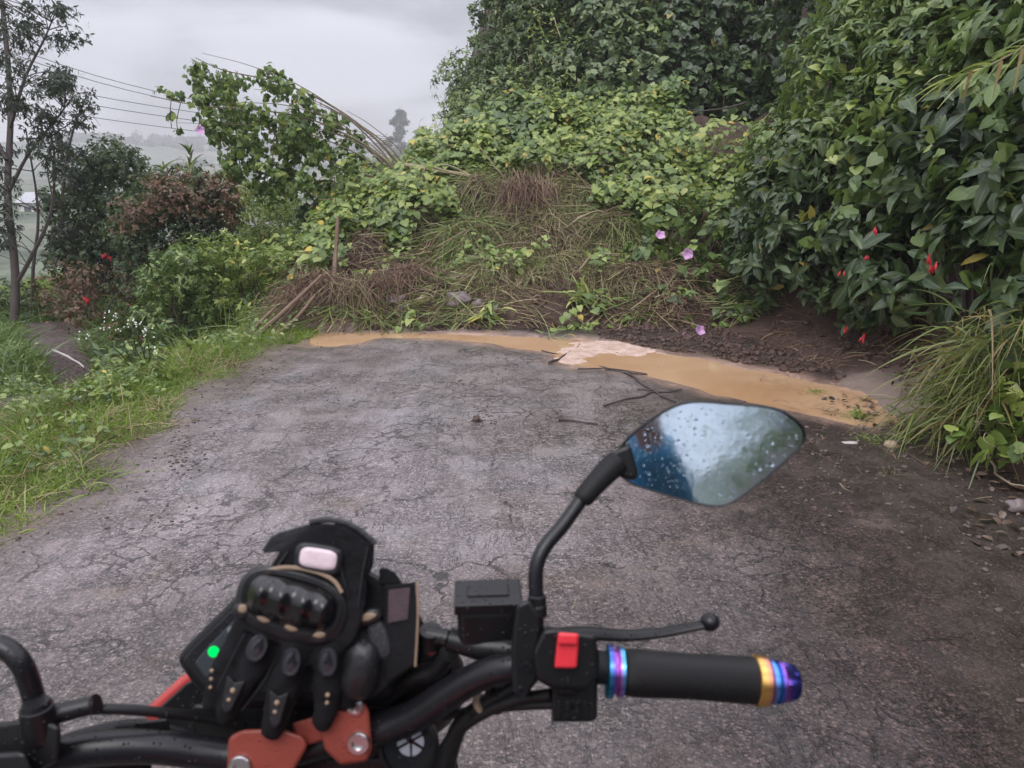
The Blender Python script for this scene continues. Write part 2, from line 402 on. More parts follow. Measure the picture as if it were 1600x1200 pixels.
crk = m.math('MAXIMUM', m.math('MULTIPLY', m.math('MULTIPLY', cr1, cm1), brk), m.math('MAXIMUM', m.math('MULTIPLY', m.math('MULTIPLY', cr2, cm), brk), m.math('MULTIPLY', lens, .6)), True)
base = m.mix(m.ramp(big, [(.35, 0), (.65, 1)]), (.062, .046, .045), (.108, .085, .081))
base = m.mix(m.math('MULTIPLY', m.ramp(mid, [(.35, 0), (.7, 1)]), .45), base, (.165, .135, .128))
tint = m.noise(m.coord(loc=(4, 4, 4)), 1.9, 5, .6, col=True); base = m.mix(.16, base, m.mix(1.0, base, m.mix(.5, tint, (1, .9, .95)), 'OVERLAY'))
base = m.mix(m.ramp(m.noise(m.coord(loc=(8, 1, 3)), 1.3, 6, .65), [(.5, 0), (.62, .55)]), base, (.115, .118, .128))
stone = m.ramp(aggc.outputs[0], [(0, (.022, .017, .018)), (.4, (.085, .07, .07)), (.72, (.17, .13, .115)), (1, (.33, .27, .235))])
base = m.mix(m.math('MULTIPLY', m.ramp(agg, [(.45, 1), (.7, 0)]), m.mix(m.attr('wet'), .6, .9)), base, stone)
fis = m.noise(m.coord((1, 1.25, 1), (6, 2, 0)), 26, 4, .72, .6); fism = m.ramp(m.noise(v, 3.1, 4), [(.42, 0), (.6, 1)]); fiss = m.math('MULTIPLY', m.ramp(fis, [(.462, 0), (.482, 1), (.508, 1), (.53, 0)]), fism)
base = m.mix(m.math('MULTIPLY', m.attr('worn_sheen'), .75), base, m.mix(.4, m.mix(1.0, base, (2.0, 2.03, 2.12), 'MULTIPLY'), (.22, .20, .207)))  # sheen put into the colour: mid road paler and bluer, over smoother worn asphalt
pit = m.math('MAXIMUM', m.ramp(fine, [(.34, 1), (.45, 0)]), fiss)
base = m.mix(m.math('MULTIPLY', pit, m.mix(m.attr('worn_sheen'), .75, .5)), base, (.022, .016, .015))
base = m.mix(m.math('MULTIPLY', m.attr('wet'), .9), base, m.mix(1.0, base, (.40, .30, .285), 'MULTIPLY'))
stk = m.ramp(m.noise(m.coord((4.5, .5, 1), (5, 0, 0)), 1.5, 5, .6), [(.5, 0), (.6, 1)]); base = m.mix(m.math('MULTIPLY', m.math('MULTIPLY', stk, m.attr('wet')), .6), base, (.035, .027, .026))
trk = m.noise(m.coord((2.6, .16, 1), (3, 0, 0)), 1.0, 4, .6); base = m.mix(m.ramp(trk, [(.42, 0), (.62, .38)]), base, m.mix(1.0, base, (1.5, 1.5, 1.55), 'MULTIPLY')); base = m.mix(m.math('MULTIPLY', crk, .85), base, (.014, .010, .009))
# tan crumbly filling beside the cracks
tanm = m.math('MULTIPLY', m.ramp(m.noise(m.coord(loc=(0, 5, 2)), 2.6, 7, .7), [(.56, 0), (.68, 1)]), .5)
base = m.mix(tanm, base, (.17, .125, .10))
dt = m.mix(mid, (.085, .055, .045), (.2, .145, .125)); base = m.mix(m.attr('dirt'), base, dt)
rd = m.mix(m.ramp(mid, [(.3, 0), (.7, 1)]), (.03, .022, .017), (.07, .05, .04)); rd = m.mix(m.math('MULTIPLY', m.ramp(agg, [(.25, 1), (.4, 0)]), m.ramp(aggc.outputs[1], [(.7, 0), (.8, .6)])), rd, (.22, .18, .15)); base = m.mix(m.attr('rdirt'), base, rd)
st = m.mix(mid, (.27, .165, .12), (.44, .30, .24)); base = m.mix(m.attr('silt'), base, st)
puddly = m.ramp(m.noise(m.coord(loc=(2, 9, 0)), 1.1, 5, .6), [(.47, 0), (.6, 1)])
rough = m.mix(puddly, .42, .25); rough = m.mix(m.attr('wet'), rough, .3); rough = m.mix(m.attr('rdirt'), rough, m.ramp(mid, [(.42, .1), (.6, .6)]))
rough = m.mix(m.attr('silt'), rough, .35)
rough = m.mix(tanm, rough, .8)
hh = m.math('SUBTRACT', m.math('ADD', m.math('MULTIPLY', agg, -.35), m.math('MULTIPLY', fine, .9)), m.math('MULTIPLY', crk, 1.6))
hh = m.math('ADD', m.math('SUBTRACT', hh, m.math('MULTIPLY', fiss, .9)), m.math('MULTIPLY', m.noise(v, 14, 5), .7))
b_ = m.bsdf(base, m.math('ADD', rough, .12), spec=.3, normal=m.bump(hh, 1.0, .008))
cw = m.mix(m.attr('wet'), m.ramp(puddly, [(0, .75), (1, 1)]), .7); cw = m.mix(tanm, cw, .1); m.l(cw, b_.inputs['Coat Weight']); b_.inputs['Coat Roughness'].default_value = .20; b_.inputs['Coat IOR'].default_value = 1.36; m.l(m.bump(m.math('ADD', m.noise(v, 9, 5, .6), m.math('MULTIPLY', crk, -.6)), .22, .01), b_.inputs['Coat Normal'])
MR = m.m
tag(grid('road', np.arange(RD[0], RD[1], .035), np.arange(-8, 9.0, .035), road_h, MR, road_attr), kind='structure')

# ---- muddy water
m = M('muddy_water'); v = m.coord(); nb = m.noise(v, 2.0, 4)
nb2 = m.noise(m.coord((1.0, 1.6, 1)), .9, 3, .5, .6); c = m.mix(m.ramp(nb2, [(.3, 0), (.7, 1)]), (.38, .225, .12), (.49, .325, .20)); m.bsdf(c, .045, spec=.6, normal=m.bump(m.noise(m.coord((1, 2.4, 1)), 9, 2), .05, .01)); MWAT = m.m
def sheet(name, poly, z, mat, kind='structure', parent=None, zf=None):
    bm = bmesh.new(); vs = [bm.verts.new((p[0], p[1], z)) for p in poly]; f = bm.faces.new(vs); bmesh.ops.triangulate(bm, faces=[f]); bmesh.ops.recalc_face_normals(bm, faces=bm.faces)
    me = bpy.data.meshes.new(name); bm.to_mesh(me); bm.free(); me.materials.append(mat)
    if me.polygons[0].normal.z < 0: me.flip_normals()
    o = bpy.data.objects.new(name, me); COL.objects.link(o); return tag(o, kind=kind)
ctr = PUDS.mean(0); nr_ = np.roll(PUDS, -1, 0) - np.roll(PUDS, 1, 0); nr_ = np.stack([nr_[:, 1], -nr_[:, 0]], -1); nr_ /= np.linalg.norm(nr_, axis=1, keepdims=True) + 1e-9
sgn = 1 if poly_dist(np.array([PUDS[3][0] + nr_[3][0] * .03]), np.array([PUDS[3][1] + nr_[3][1] * .03]), PUDS)[0] > 0 else -1
sheet('muddy_water', PUDS + nr_ * sgn * .09, -.013, MWAT)
# pale foam and silt bar where the runoff enters
m = M('foam'); v = m.coord(); nb = m.noise(v, 9, 6, .7)
m.bsdf(m.mix(m.ramp(nb, [(.35, 0), (.6, 1)]), (.34, .225, .165), (.55, .41, .35)), .55, normal=m.bump(nb, .8, .02)); MF = m.m
fo = [KG(*p)[:2] for p in [(868,566),(880,548),(905,532),(960,529),(1015,534),(1035,544),(1010,553),(960,551),(925,556),(900,566)]]
FO = smooth_closed(fo, 5, .06, 9)
xs_ = np.linspace(FO[:, 0].min(), FO[:, 0].max(), 90); ys_ = np.linspace(FO[:, 1].min(), FO[:, 1].max(), 90)
tag(grid('foam', xs_, ys_, lambda X, Y: -.012 + np.clip((-poly_dist(X, Y, FO) + (fbm(X, Y, 7, 5) - .5) * .42) * .10, -.03, .007) + (fbm(X, Y, 14, 4) - .5) * .009, MF), kind='stuff')

# ------------------------------------------------------------------ foliage engine
def tmpl(kind):
    if kind == 'ovate':
        mid = [(0, 0, 0), (0, .2, .0), (0, .5, -.03), (0, .8, -.12), (0, 1, -.24)]
        sd_ = [(.15, .2, .05), (.22, .48, .03), (.13, .8, -.08)]
    elif kind == 'heart':
        mid = [(0, 0, 0), (0, .35, 0), (0, .7, -.05), (0, 1, -.16)]
        sd_ = [(.26, -.17, .0), (.5, .08, .02), (.42, .45, .0), (.2, .78, -.06)]
        V = mid + [(-a, b, c) for a, b, c in sd_] + sd_
        T = []
        for o, fl in ((4, 0), (8, 1)):
            q = [(0, o, o+1), (0, o+1, 1), (1, o+1, o+2), (1, o+2, 2), (2, o+2, o+3), (2, o+3, 3)]
            T += [(a, c, b) if not fl else (a, b, c) for a, b, c in q]
        return np.array(V, float), np.array(T)
    elif kind == 'narrow':
        V = [(0, 0, 0), (-.09, .35, .02), (.09, .35, .02), (-.07, .7, -.04), (.07, .7, -.04), (0, 1, -.14)]
        return np.array(V, float), np.array([(0, 2, 1), (1, 2, 4), (1, 4, 3), (3, 4, 5)])
    elif kind == 'small':
        V = [(0, 0, 0), (-.3, .5, .06), (0, .5, 0), (.3, .5, .06), (0, 1, -.1)]
        return np.array(V, float), np.array([(0, 2, 1), (0, 3, 2), (1, 2, 4), (2, 3, 4)])
    V = mid + [(-a, b, c) for a, b, c in sd_] + sd_
    T = []
    for o, fl in ((5, 0), (8, 1)):
        q = [(0, 1, o), (1, 2, o), (2, o+1, o), (2, 3, o+1), (3, o+2, o+1), (3, 4, o+2)]
        T += [(a, b, c) if not fl else (a, c, b) for a, b, c in q]
    return np.array(V, float), np.array(T)
TM = {k: tmpl(k) for k in ('ovate', 'heart', 'narrow', 'small')}
def nrm(a): return a / (np.linalg.norm(a, axis=-1, keepdims=True) + 1e-9)
def rdir(n): return nrm(RNG.normal(size=(n, 3)))
def leaves(P, D, Nn, S, kind='ovate', wid=1.0, rnd=None, curl=1.0):
    """P base, D tip direction, Nn face normal, S length"""
    T, Fc = TM[kind]; n = len(P); D = nrm(D); Z = nrm(Nn - D * (Nn * D).sum(1, keepdims=True)); X = np.cross(D, Z)
    S = np.broadcast_to(S, (n,)); W = S * wid * RNG.uniform(.8, 1.2, n); cu = S * curl * RNG.uniform(.2, 1.8, n)
    V = P[:, None] + X[:, None] * (T[None, :, 0, None] * W[:, None, None]) + D[:, None] * (T[None, :, 1, None] * S[:, None, None]) + Z[:, None] * (T[None, :, 2, None] * cu[:, None, None])
    k = len(T); Fa = (Fc[None] + (np.arange(n) * k)[:, None, None]).reshape(-1, 3)
    rnd = RNG.random(n) if rnd is None else rnd
    lf = np.stack([np.repeat(rnd, k), np.tile(np.abs(T[:, 0]), n), np.tile(T[:, 1], n)], -1)
    return V.reshape(-1, 3), Fa, lf
def ribbons(P, D, Ln, W, droop, segs=3, up=None, rnd=None, curl=None, taper=True):
    n = len(P); D = nrm(D); Ln = np.broadcast_to(Ln, (n,)); W = np.broadcast_to(W, (n,)); droop = np.broadcast_to(droop, (n,))
    side = nrm(np.cross(D, rdir(n) if up is None else up)); t = np.linspace(0, 1, segs + 1)
    c = P[:, None] + D[:, None] * (t[None, :, None] * Ln[:, None, None])
    c[..., 2] -= (t[None] ** 2) * (droop * Ln)[:, None]
    if curl is not None: c += curl[:, None] * (t[None, :, None] ** 2) * Ln[:, None, None]
    wd = (W[:, None] * (np.clip(1.15 - t ** 1.6, .05, 1) if taper else np.ones_like(t))[None])[..., None] * side[:, None]
    V = np.stack([c - wd / 2, c + wd / 2], 2).reshape(-1, 3); k = 2 * (segs + 1)
    q = np.array([(2*i, 2*i+1, 2*i+3, 2*i+2) for i in range(segs)]); Fa = (q[None] + (np.arange(n) * k)[:, None, None]).reshape(-1, 4)
    rnd = RNG.random(n) if rnd is None else rnd
    lf = np.stack([np.repeat(rnd, k), np.full(n * k, .5), np.tile(np.repeat(t, 2), n)], -1)
    return V, Fa, lf
def cat(gs):
    o = 0; V, Fa, Lf = [], [], []
    for v, f, l in gs: V.append(v); Fa.append(f + o); Lf.append(l); o += len(v)
    return np.concatenate(V), np.concatenate(Fa), np.concatenate(Lf)
def lobes_leaves(lobes, dens, S, kind='ovate', wid=1.0, rosette=5, outer=.8, up=.5, droop=.35, face=None, curl=1.0):
    """whorls of leaves over the outside of lumpy lobes. lobes: [(centre, radius or (rx,ry,rz))]"""
    G = []
    for c, r in lobes:
        r3 = np.array([r, r, r] if np.isscalar(r) else r, float); n = max(3, int(dens * (r3[0]*r3[1]*r3[2]) ** (2/3)))
        d = rdir(n * 2)
        if face is not None: d = d[(d @ np.array(face)) > -.35]
        d = d[:n]; n = len(d)
        rad = RNG.uniform(outer, 1.08, n) * (1 + .22 * (noise3(d * 2.3 + np.array(c) * 3, 5) * 2 - 1))
        rad = np.where(RNG.random(n) < .2, rad * RNG.uniform(.55, .9, n), rad)
        P = np.array(c) + d * rad[:, None] * r3
        axis_ = nrm(d + np.array([0, 0, up]) + rdir(n) * .45)
        k = rosette; P = np.repeat(P, k, 0); A = np.repeat(axis_, k, 0); n2 = len(P)
        t = rdir(n2); t = nrm(t - A * (t * A).sum(1, keepdims=True))
        D = nrm(t + A * RNG.uniform(-.1, .7, n2)[:, None]); D[:, 2] -= droop * RNG.uniform(.2, 1.4, n2)
        Nn = nrm(A + rdir(n2) * .3); s = RNG.uniform(.6, 1.15, n2) * S
        rn = np.clip(np.repeat(RNG.random(n), k) * .6 + RNG.random(n2) * .4, 0, 1)
        rn = np.where(RNG.random(n2) < .007, .995, np.minimum(rn, .97))
        P = P + A * (RNG.uniform(-.6, .3, n2) * S)[:, None]
        G.append(leaves(P, D, Nn, s, kind, wid, rn, curl))
    return cat(G)
BARK = plain('bark', (.13, .095, .075), .85, bump=.8, bscale=60, var=.4)
DBARK = plain('dark_bark', (.06, .045, .042), .8, bump=.7, bscale=60, var=.4)
PALE = plain('dry_cane', (.26, .21, .13), .7, bump=.5, bscale=80, var=.35)
G1 = lambda *c: [(i / (len(c) - 1) * .975, x) for i, x in enumerate(c)]
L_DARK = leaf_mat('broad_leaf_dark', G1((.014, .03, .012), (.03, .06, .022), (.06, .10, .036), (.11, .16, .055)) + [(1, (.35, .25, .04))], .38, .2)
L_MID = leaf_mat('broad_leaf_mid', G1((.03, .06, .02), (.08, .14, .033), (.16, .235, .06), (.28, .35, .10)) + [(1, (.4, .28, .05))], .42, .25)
L_LIGHT = leaf_mat('vine_leaf_light', G1((.05, .09, .022), (.14, .215, .045), (.28, .35, .075), (.50, .54, .17)) + [(1, (.62, .42, .05))], .36, .3)
L_BUSH = leaf_mat('small_leaf', G1((.022, .045, .018), (.045, .075, .03), (.075, .11, .04), (.11, .14, .05)) + [(1, (.3, .2, .06))], .5, .2, False)
L_RED = leaf_mat('reddish_leaf', G1((.05, .045, .02), (.10, .065, .035), (.17, .085, .055), (.24, .12, .08)) + [(1, (.3, .2, .06))], .5, .2, False)
L_EUC = leaf_mat('eucalyptus_leaf', G1((.020, .028, .024), (.035, .045, .036), (.055, .07, .052), (.08, .095, .07)) + [(1, (.12, .08, .05))], .5, .12, False)
L_HILL = leaf_mat('hill_leaf', G1((.025, .05, .022), (.07, .115, .045), (.15, .21, .08), (.30, .36, .16)) + [(1, (.35, .28, .06))], .42, .2)
GRASS = leaf_mat('grass_blade', G1((.06, .10, .016), (.13, .205, .028), (.23, .32, .05), (.38, .44, .12)) + [(1, (.4, .33, .16))], .5, .3, False)
STRAW = leaf_mat('dry_strands', G1((.08, .045, .032), (.17, .105, .07), (.30, .21, .125), (.46, .36, .22), (.22, .27, .09)) + [(1, (.3, .3, .14))], .6, .1, False)
ROOTM = leaf_mat('root_fibres', G1((.05, .026, .02), (.11, .058, .044), (.18, .10, .072), (.32, .21, .13)) + [(1, (.3, .25, .14))], .7, .05, False)
GSTR = leaf_mat('green_strands', G1((.06, .09, .02), (.12, .17, .035), (.21, .27, .07), (.34, .38, .15)) + [(1, (.35, .3, .14))], .5, .2, False)
REDF = plain('red_petal', (.48, .02, .035), .45, var=.3); PINK = plain('pink_petal', (.50, .28, .50), .5, var=.2); WHT = plain('white_petal', (.7, .7, .66), .6)

def stems_geo(base, tips, r0, segs=5, jit=.1):
    gs = []
    for t in tips:
        b = np.array(base) + np.array([random.uniform(-.1, .1), random.uniform(-.1, .1), 0]); t = np.array(t)
        m1 = b * .6 + t * .4 + np.array([random.uniform(-jit, jit), random.uniform(-jit, jit), .1]); m2 = b * .25 + t * .75 + np.array([random.uniform(-jit, jit), random.uniform(-jit, jit), .05])
        gs.append(tube([b, m1, m2, t], [r0, r0 * .75, r0 * .45, r0 * .2], segs, sm=3))
    return gs
def shrub(name, label, cat_, lobes, dens, S, mat, kind='ovate', base=None, group=None, stem=.014, smat=None, **kw):
    cs = np.array([c for c, r in lobes]); b = np.array([cs[:, 0].mean(), cs[:, 1].mean(), 0]) if base is None else np.array(base, float)
    if base is None: b[2] = float(H(b[0], b[1]))
    root = empty(name, b, label, cat_, group)
    V, Fa, Lf = lobes_leaves(lobes, dens, S, kind, **kw)
    mk('foliage', V, Fa, mat, root, lf=Lf)
    part('stems', stems_geo(b, [c for c, r in lobes], stem), smat or DBARK, root)
    return root
def scatter_lobes(poly_px, depth, n, r, seed=0, zmin=None):
    """lobe centres filling a picture outline at real distance, with depth spread"""
    rs = random.Random(seed); P = np.array(poly_px); out = []
    x0, y0 = P.min(0); x1, y1 = P.max(0)
    while len(out) < n:
        x, y = rs.uniform(x0, x1), rs.uniform(y0, y1)
        if poly_dist(np.array([x]), np.array([y]), poly_px)[0] < 0:
            d = depth if np.isscalar(depth) else rs.uniform(*depth)
            rr = rs.uniform(.65, 1.2) * r; c = K(x, y, d)
            out.append((c, (rr, rr, rr * .85)))
    return out

# ---------------- right-hand bank: shrubs hugging the steep soil
def bank_lobes(y0, y1, z0, z1, n, r, seed, push=.15):
    rs = random.Random(seed); out = []
    for _ in range(n):
        y = rs.uniform(y0, y1); z = rs.uniform(z0, z1)
        xx = np.arange(1.5, 9, .04); hz = H(xx, np.full_like(xx, y)); i = int(np.argmax(hz > z)); x = xx[i]
        rr = rs.uniform(.7, 1.25) * r
        out.append(((x - push - rs.uniform(0, .22), y, z), (rr * .8, rr, rr)))
    return out
FACE = (-.8, -.5, .3)
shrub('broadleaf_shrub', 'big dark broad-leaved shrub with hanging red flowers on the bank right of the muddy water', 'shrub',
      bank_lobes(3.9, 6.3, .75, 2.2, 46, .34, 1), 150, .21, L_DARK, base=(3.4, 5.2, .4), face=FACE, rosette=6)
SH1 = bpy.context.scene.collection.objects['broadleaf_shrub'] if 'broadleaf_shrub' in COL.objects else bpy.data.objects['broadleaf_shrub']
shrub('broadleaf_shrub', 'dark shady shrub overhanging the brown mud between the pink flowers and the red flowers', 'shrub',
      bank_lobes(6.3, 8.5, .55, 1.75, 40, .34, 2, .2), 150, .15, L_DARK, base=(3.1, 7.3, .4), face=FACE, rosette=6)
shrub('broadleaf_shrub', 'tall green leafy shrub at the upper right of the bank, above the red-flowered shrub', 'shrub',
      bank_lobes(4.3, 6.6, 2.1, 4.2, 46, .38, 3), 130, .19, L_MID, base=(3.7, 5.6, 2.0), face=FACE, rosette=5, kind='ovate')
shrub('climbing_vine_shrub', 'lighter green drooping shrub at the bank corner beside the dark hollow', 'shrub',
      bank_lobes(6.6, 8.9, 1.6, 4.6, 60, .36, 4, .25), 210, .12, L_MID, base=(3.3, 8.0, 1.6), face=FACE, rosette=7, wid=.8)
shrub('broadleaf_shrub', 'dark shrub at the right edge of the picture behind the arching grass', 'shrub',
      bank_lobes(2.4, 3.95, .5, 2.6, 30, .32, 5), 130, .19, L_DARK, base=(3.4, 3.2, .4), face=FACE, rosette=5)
shrub('bank_shrub', 'leafy shrub on the bank behind the motorcycle, seen in its mirror', 'shrub',
      bank_lobes(-7, 1.5, .6, 4.5, 40, .5, 6), 55, .2, L_MID, base=(3.4, -2.5, .4), face=(-1, .2, .3), rosette=5)
shrub('roadside_tree', 'leafy tree standing by the road behind the motorcycle, seen in its mirror', 'tree',
      [((random.uniform(.9, 3.2), -9 + random.uniform(-1, 1), random.uniform(1.5, 4.6)), .5) for _ in range(34)], 60, .16, L_MID, base=(2.6, -9, 0), rosette=5, stem=.06)
shrub('bramble_shrub', 'light green bramble with pink flowers where the slide meets the shady bank', 'shrub',
      [(K(x, y, d), r) for x, y, d, r in [(1010,400,8.7,.3),(1050,350,9.0,.35),(1080,420,8.5,.33),(1030,450,8.4,.25),(1110,360,8.8,.35),(1130,440,8.2,.33),(1010,340,9.6,.3),(1060,470,8.2,.2),(1140,330,8.9,.35),(990,450,8.6,.18),(1080,505,7.9,.12)]],
      230, .11, L_MID, 'heart', base=(2.1, 8.9, .4), rosette=5, wid=.8)

for seed_, (ya, yb, za, zb, n_), mt_, S_, kd_, nm_ in ((71, (6.3, 8.9, 1.3, 4.8, 40), L_LIGHT, .10, 'heart', 'climbing_vine_shrub'), (72, (4.2, 6.6, 1.0, 4.0, 30), L_MID, .11, 'heart', 'broadleaf_shrub')):
    V, Fa, Lf = lobes_leaves(bank_lobes(ya, yb, za, zb, n_, .34, seed_, .32), 80, S_, kd_, .95, 4, face=FACE); mk('twining_vine_leaves', V, Fa, mt_, bpy.data.objects[nm_], lf=Lf)
# ---------------- hillside behind the slide
def hill_lobes(n, x0, x1, y0, y1, r, seed, push=.25):
    rs = random.Random(seed); out = []
    while len(out) < n:
        x = rs.uniform(x0, x1); y = rs.uniform(y0, y1); z = float(H(x, y)); nn = HN(np.array([x]), np.array([y]), .3)[0]; rr = rs.uniform(.6, 1.3) * r
        out.append((np.array([x, y, z]) + nn * (push + rr * .3), (rr, rr, rr * .9)))
    return out
HF = (-.1, -.8, .5)
hill_specs = [(-.6, .8, 13.3, 15.2, .48, 'dark bushy growth on the left shoulder of the hillside, against the cloudy sky', 34, L_HILL, .13, 'ovate'),
              (.8, 2.4, 13.3, 14.6, .5, 'vine-covered thicket on the middle of the hillside above the light green creepers', 34, L_HILL, .17, 'heart'),
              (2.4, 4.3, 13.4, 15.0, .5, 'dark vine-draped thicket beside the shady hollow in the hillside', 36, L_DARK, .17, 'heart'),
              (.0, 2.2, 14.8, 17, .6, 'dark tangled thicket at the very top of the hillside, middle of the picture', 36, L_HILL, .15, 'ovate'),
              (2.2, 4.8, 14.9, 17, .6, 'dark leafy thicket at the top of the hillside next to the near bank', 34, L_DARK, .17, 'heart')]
for i, (x0, x1, y0, y1, r, lab, n, mt, S, kd) in enumerate(hill_specs):
    lb = hill_lobes(int(n * 1.7), x0, x1, y0, y1, r, 60 + i, .3); S *= .72
    shrub('thicket', lab, 'thicket', lb, 190, S, mt, kd, face=HF, rosette=6, wid=.85, outer=.7)
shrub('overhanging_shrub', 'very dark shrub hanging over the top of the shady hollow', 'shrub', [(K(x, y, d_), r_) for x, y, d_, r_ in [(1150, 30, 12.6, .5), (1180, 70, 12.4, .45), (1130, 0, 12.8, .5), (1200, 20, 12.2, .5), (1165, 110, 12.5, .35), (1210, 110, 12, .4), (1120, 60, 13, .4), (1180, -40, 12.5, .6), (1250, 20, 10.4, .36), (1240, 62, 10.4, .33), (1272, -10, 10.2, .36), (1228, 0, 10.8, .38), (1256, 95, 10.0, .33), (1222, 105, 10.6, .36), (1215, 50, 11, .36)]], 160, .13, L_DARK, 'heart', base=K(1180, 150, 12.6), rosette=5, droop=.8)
shrub('bush', 'small-leaved grey-green bush at the left foot of the hillside, its edge against the sky', 'bush',
      [(K(x, y, d), r) for x, y, d, r in [(725,140,13.8,.38),(745,190,13.4,.45),(705,205,13.4,.3),(765,110,13.9,.35),(735,240,13.1,.42),(790,55,14.1,.35),(775,15,14.3,.3),(795,100,13.8,.45),(712,165,13.6,.15),(700,245,13,.25),(775,230,12.9,.4),(768,60,14,.15),(800,170,13.4,.45),(830,30,14.2,.5),(840,110,13.8,.4),(790,-20,14.4,.3),(752,20,13.9,.3),(762,-20,14,.35),(745,60,13.8,.22),(742,100,13.7,.25)]],
      700, .085, L_HILL, 'small', rosette=6, droop=.5, outer=.4)
shrub('sapling', 'thin upright sapling with broad leaves standing in front of the dark hillside', 'sapling',
      [(K(1062, 125, 12.6), .16), (K(1085, 118, 12.6), .13), (K(1062, 165, 12.5), .1), (K(1045, 140, 12.6), .12)], 350, .2, L_MID, base=K(1064, 180, 12.5), rosette=5, stem=.018, smat=PALE)

def extra(nm, lobes, dens, S, mat, kind='small', **kw):
    o = bpy.data.objects[nm]; V, Fa, Lf = lobes_leaves(lobes, dens, S, kind, **kw); mk('mixed_undergrowth', V, Fa, mat, o, lf=Lf)
extra('thicket', hill_lobes(26, -.7, 1.0, 13.3, 15.6, .4, 160, .45), 420, .06, L_LIGHT, 'small', face=HF)
extra('thicket.001', hill_lobes(20, .8, 2.5, 13.3, 15, .35, 161, .5), 260, .09, L_LIGHT, 'narrow', face=HF, wid=1.6)
extra('thicket.002', hill_lobes(16, 2.3, 4.2, 13.4, 15, .3, 162, .5), 200, .12, L_MID, 'heart', face=HF)
extra('thicket.003', hill_lobes(22, 0, 2.3, 14.8, 17, .5, 163, .5), 420, .06, L_BUSH, 'small', face=HF)
for nm, x0, x1, ya, yb in (('thicket', -.6, .8, 13.4, 14.6), ('thicket.001', .8, 2.4, 13.4, 14.6), ('thicket.002', 2.4, 4.2, 13.5, 14.8), ('thicket.003', 0, 2.2, 14.8, 16)):
    n = 260; X = RNG.uniform(x0, x1, n); Y = RNG.uniform(ya, yb, n); P = np.stack([X, Y, H(X, Y)], -1) + HN(X, Y, .3) * RNG.uniform(.3, .75, n)[:, None]
    V, Fa, Lf = ribbons(P, np.tile([0, -.15, -1.], (n, 1)) + rdir(n) * .5, RNG.uniform(.3, 1.1, n), RNG.uniform(.008, .02, n), .1, 4, curl=rdir(n) * .2, taper=False); mk('hanging_dead_vines', V, Fa, STRAW, bpy.data.objects[nm], lf=Lf)
shrub('bush', 'bright yellow-green feathery bush between the light creepers and the dark thicket', 'bush', [(K(x, y, d_), r_) for x, y, d_, r_ in [(930, 180, 12.7, .3), (960, 165, 12.8, .3), (1000, 175, 12.7, .3), (1040, 200, 12.5, .28), (980, 205, 12.4, .3), (900, 200, 12.5, .25), (860, 215, 12.4, .25)]], 420, .09, L_LIGHT, 'narrow', base=K(980, 240, 12.6), rosette=7, wid=1.5)
# creeping vines (light) over the slide and its crest
def surf_sample(n, x0, x1, y0, y1, mask, off=(0, .12)):
    X = RNG.uniform(x0, x1, n); Y = RNG.uniform(y0, y1, n); k = mask(X, Y); X, Y = X[k], Y[k]
    Nn = HN(X, Y, .12); P = np.stack([X, Y, H(X, Y)], -1) + Nn * RNG.uniform(*off, len(X))[:, None]; return P, Nn
def vine_cover(name, n, x0, x1, y0, y1, mask, S, mat, off=(0, .25), kind='heart', bulge=.35, seed=0):
    P, Nn = surf_sample(n, x0, x1, y0, y1, mask, off)
    bl = fbm(P[:, 0] * 1.0, P[:, 1], 2.3, 90 + seed, 3); P = P + Nn * (np.clip(bl - .42, 0, 1) * bulge * 4)[:, None] * .5
    A = nrm(Nn * .6 + np.array([0, -.35, .8]) + rdir(len(P)) * .35); t = rdir(len(P)); D = nrm(t - A * (t * A).sum(1, keepdims=True) + np.array([0, -.3, -.35]))
    s = RNG.uniform(.5, 1.2, len(P)) * S
    rn = np.where(RNG.random(len(P)) < .02, .995, np.clip(RNG.random(len(P)) * .65 + (bl - .3) * .5, 0, .97))
    V, Fa, Lf = leaves(P, D, A, s, kind, .95, rn, 1.2)
    return tag(mk(name, V, Fa, mat, lf=Lf), kind='stuff')
pxy = lambda P: None
def toe_s(X, Y): return Y - 7.95
vmask = lambda X, Y: (fbm(X, Y, 1.2, 77) + .18 * sstep(9.3, 10.6, Y) - .55 * (Y < 9.2) - .5 * np.exp(-((X - .35) / .85) ** 4 - ((Y - 9.9) / .95) ** 4) - .8 * np.exp(-((X - 3.45) / .62) ** 4 - ((Y - 12.0) / 1.1) ** 4) - .12 * np.exp(-((X - .3) / .6) ** 2 - ((Y - 10.0) / .8) ** 2) * 3 > .47)
vine_cover('creeping_vines', 46000, -2.9, 3.8, 8.9, 13.6, vmask, .098, L_LIGHT, (0, .3), bulge=.55)
vine_cover('creeping_vines', 24000, -.8, 4.6, 12.0, 14.2, lambda X, Y: (fbm(X, Y, 1.0, 78) > .40) & (np.hypot(X - 3.5, (Y - 12.2) * .8) > .85), .12, L_MID, (0, .4), bulge=.6, seed=3)
vine_cover('creeping_vines', 2400, -2.0, 3.0, 7.7, 9.3, lambda X, Y: fbm(X, Y, 1.7, 79) > .59, .08, L_LIGHT, (.03, .12), seed=5)
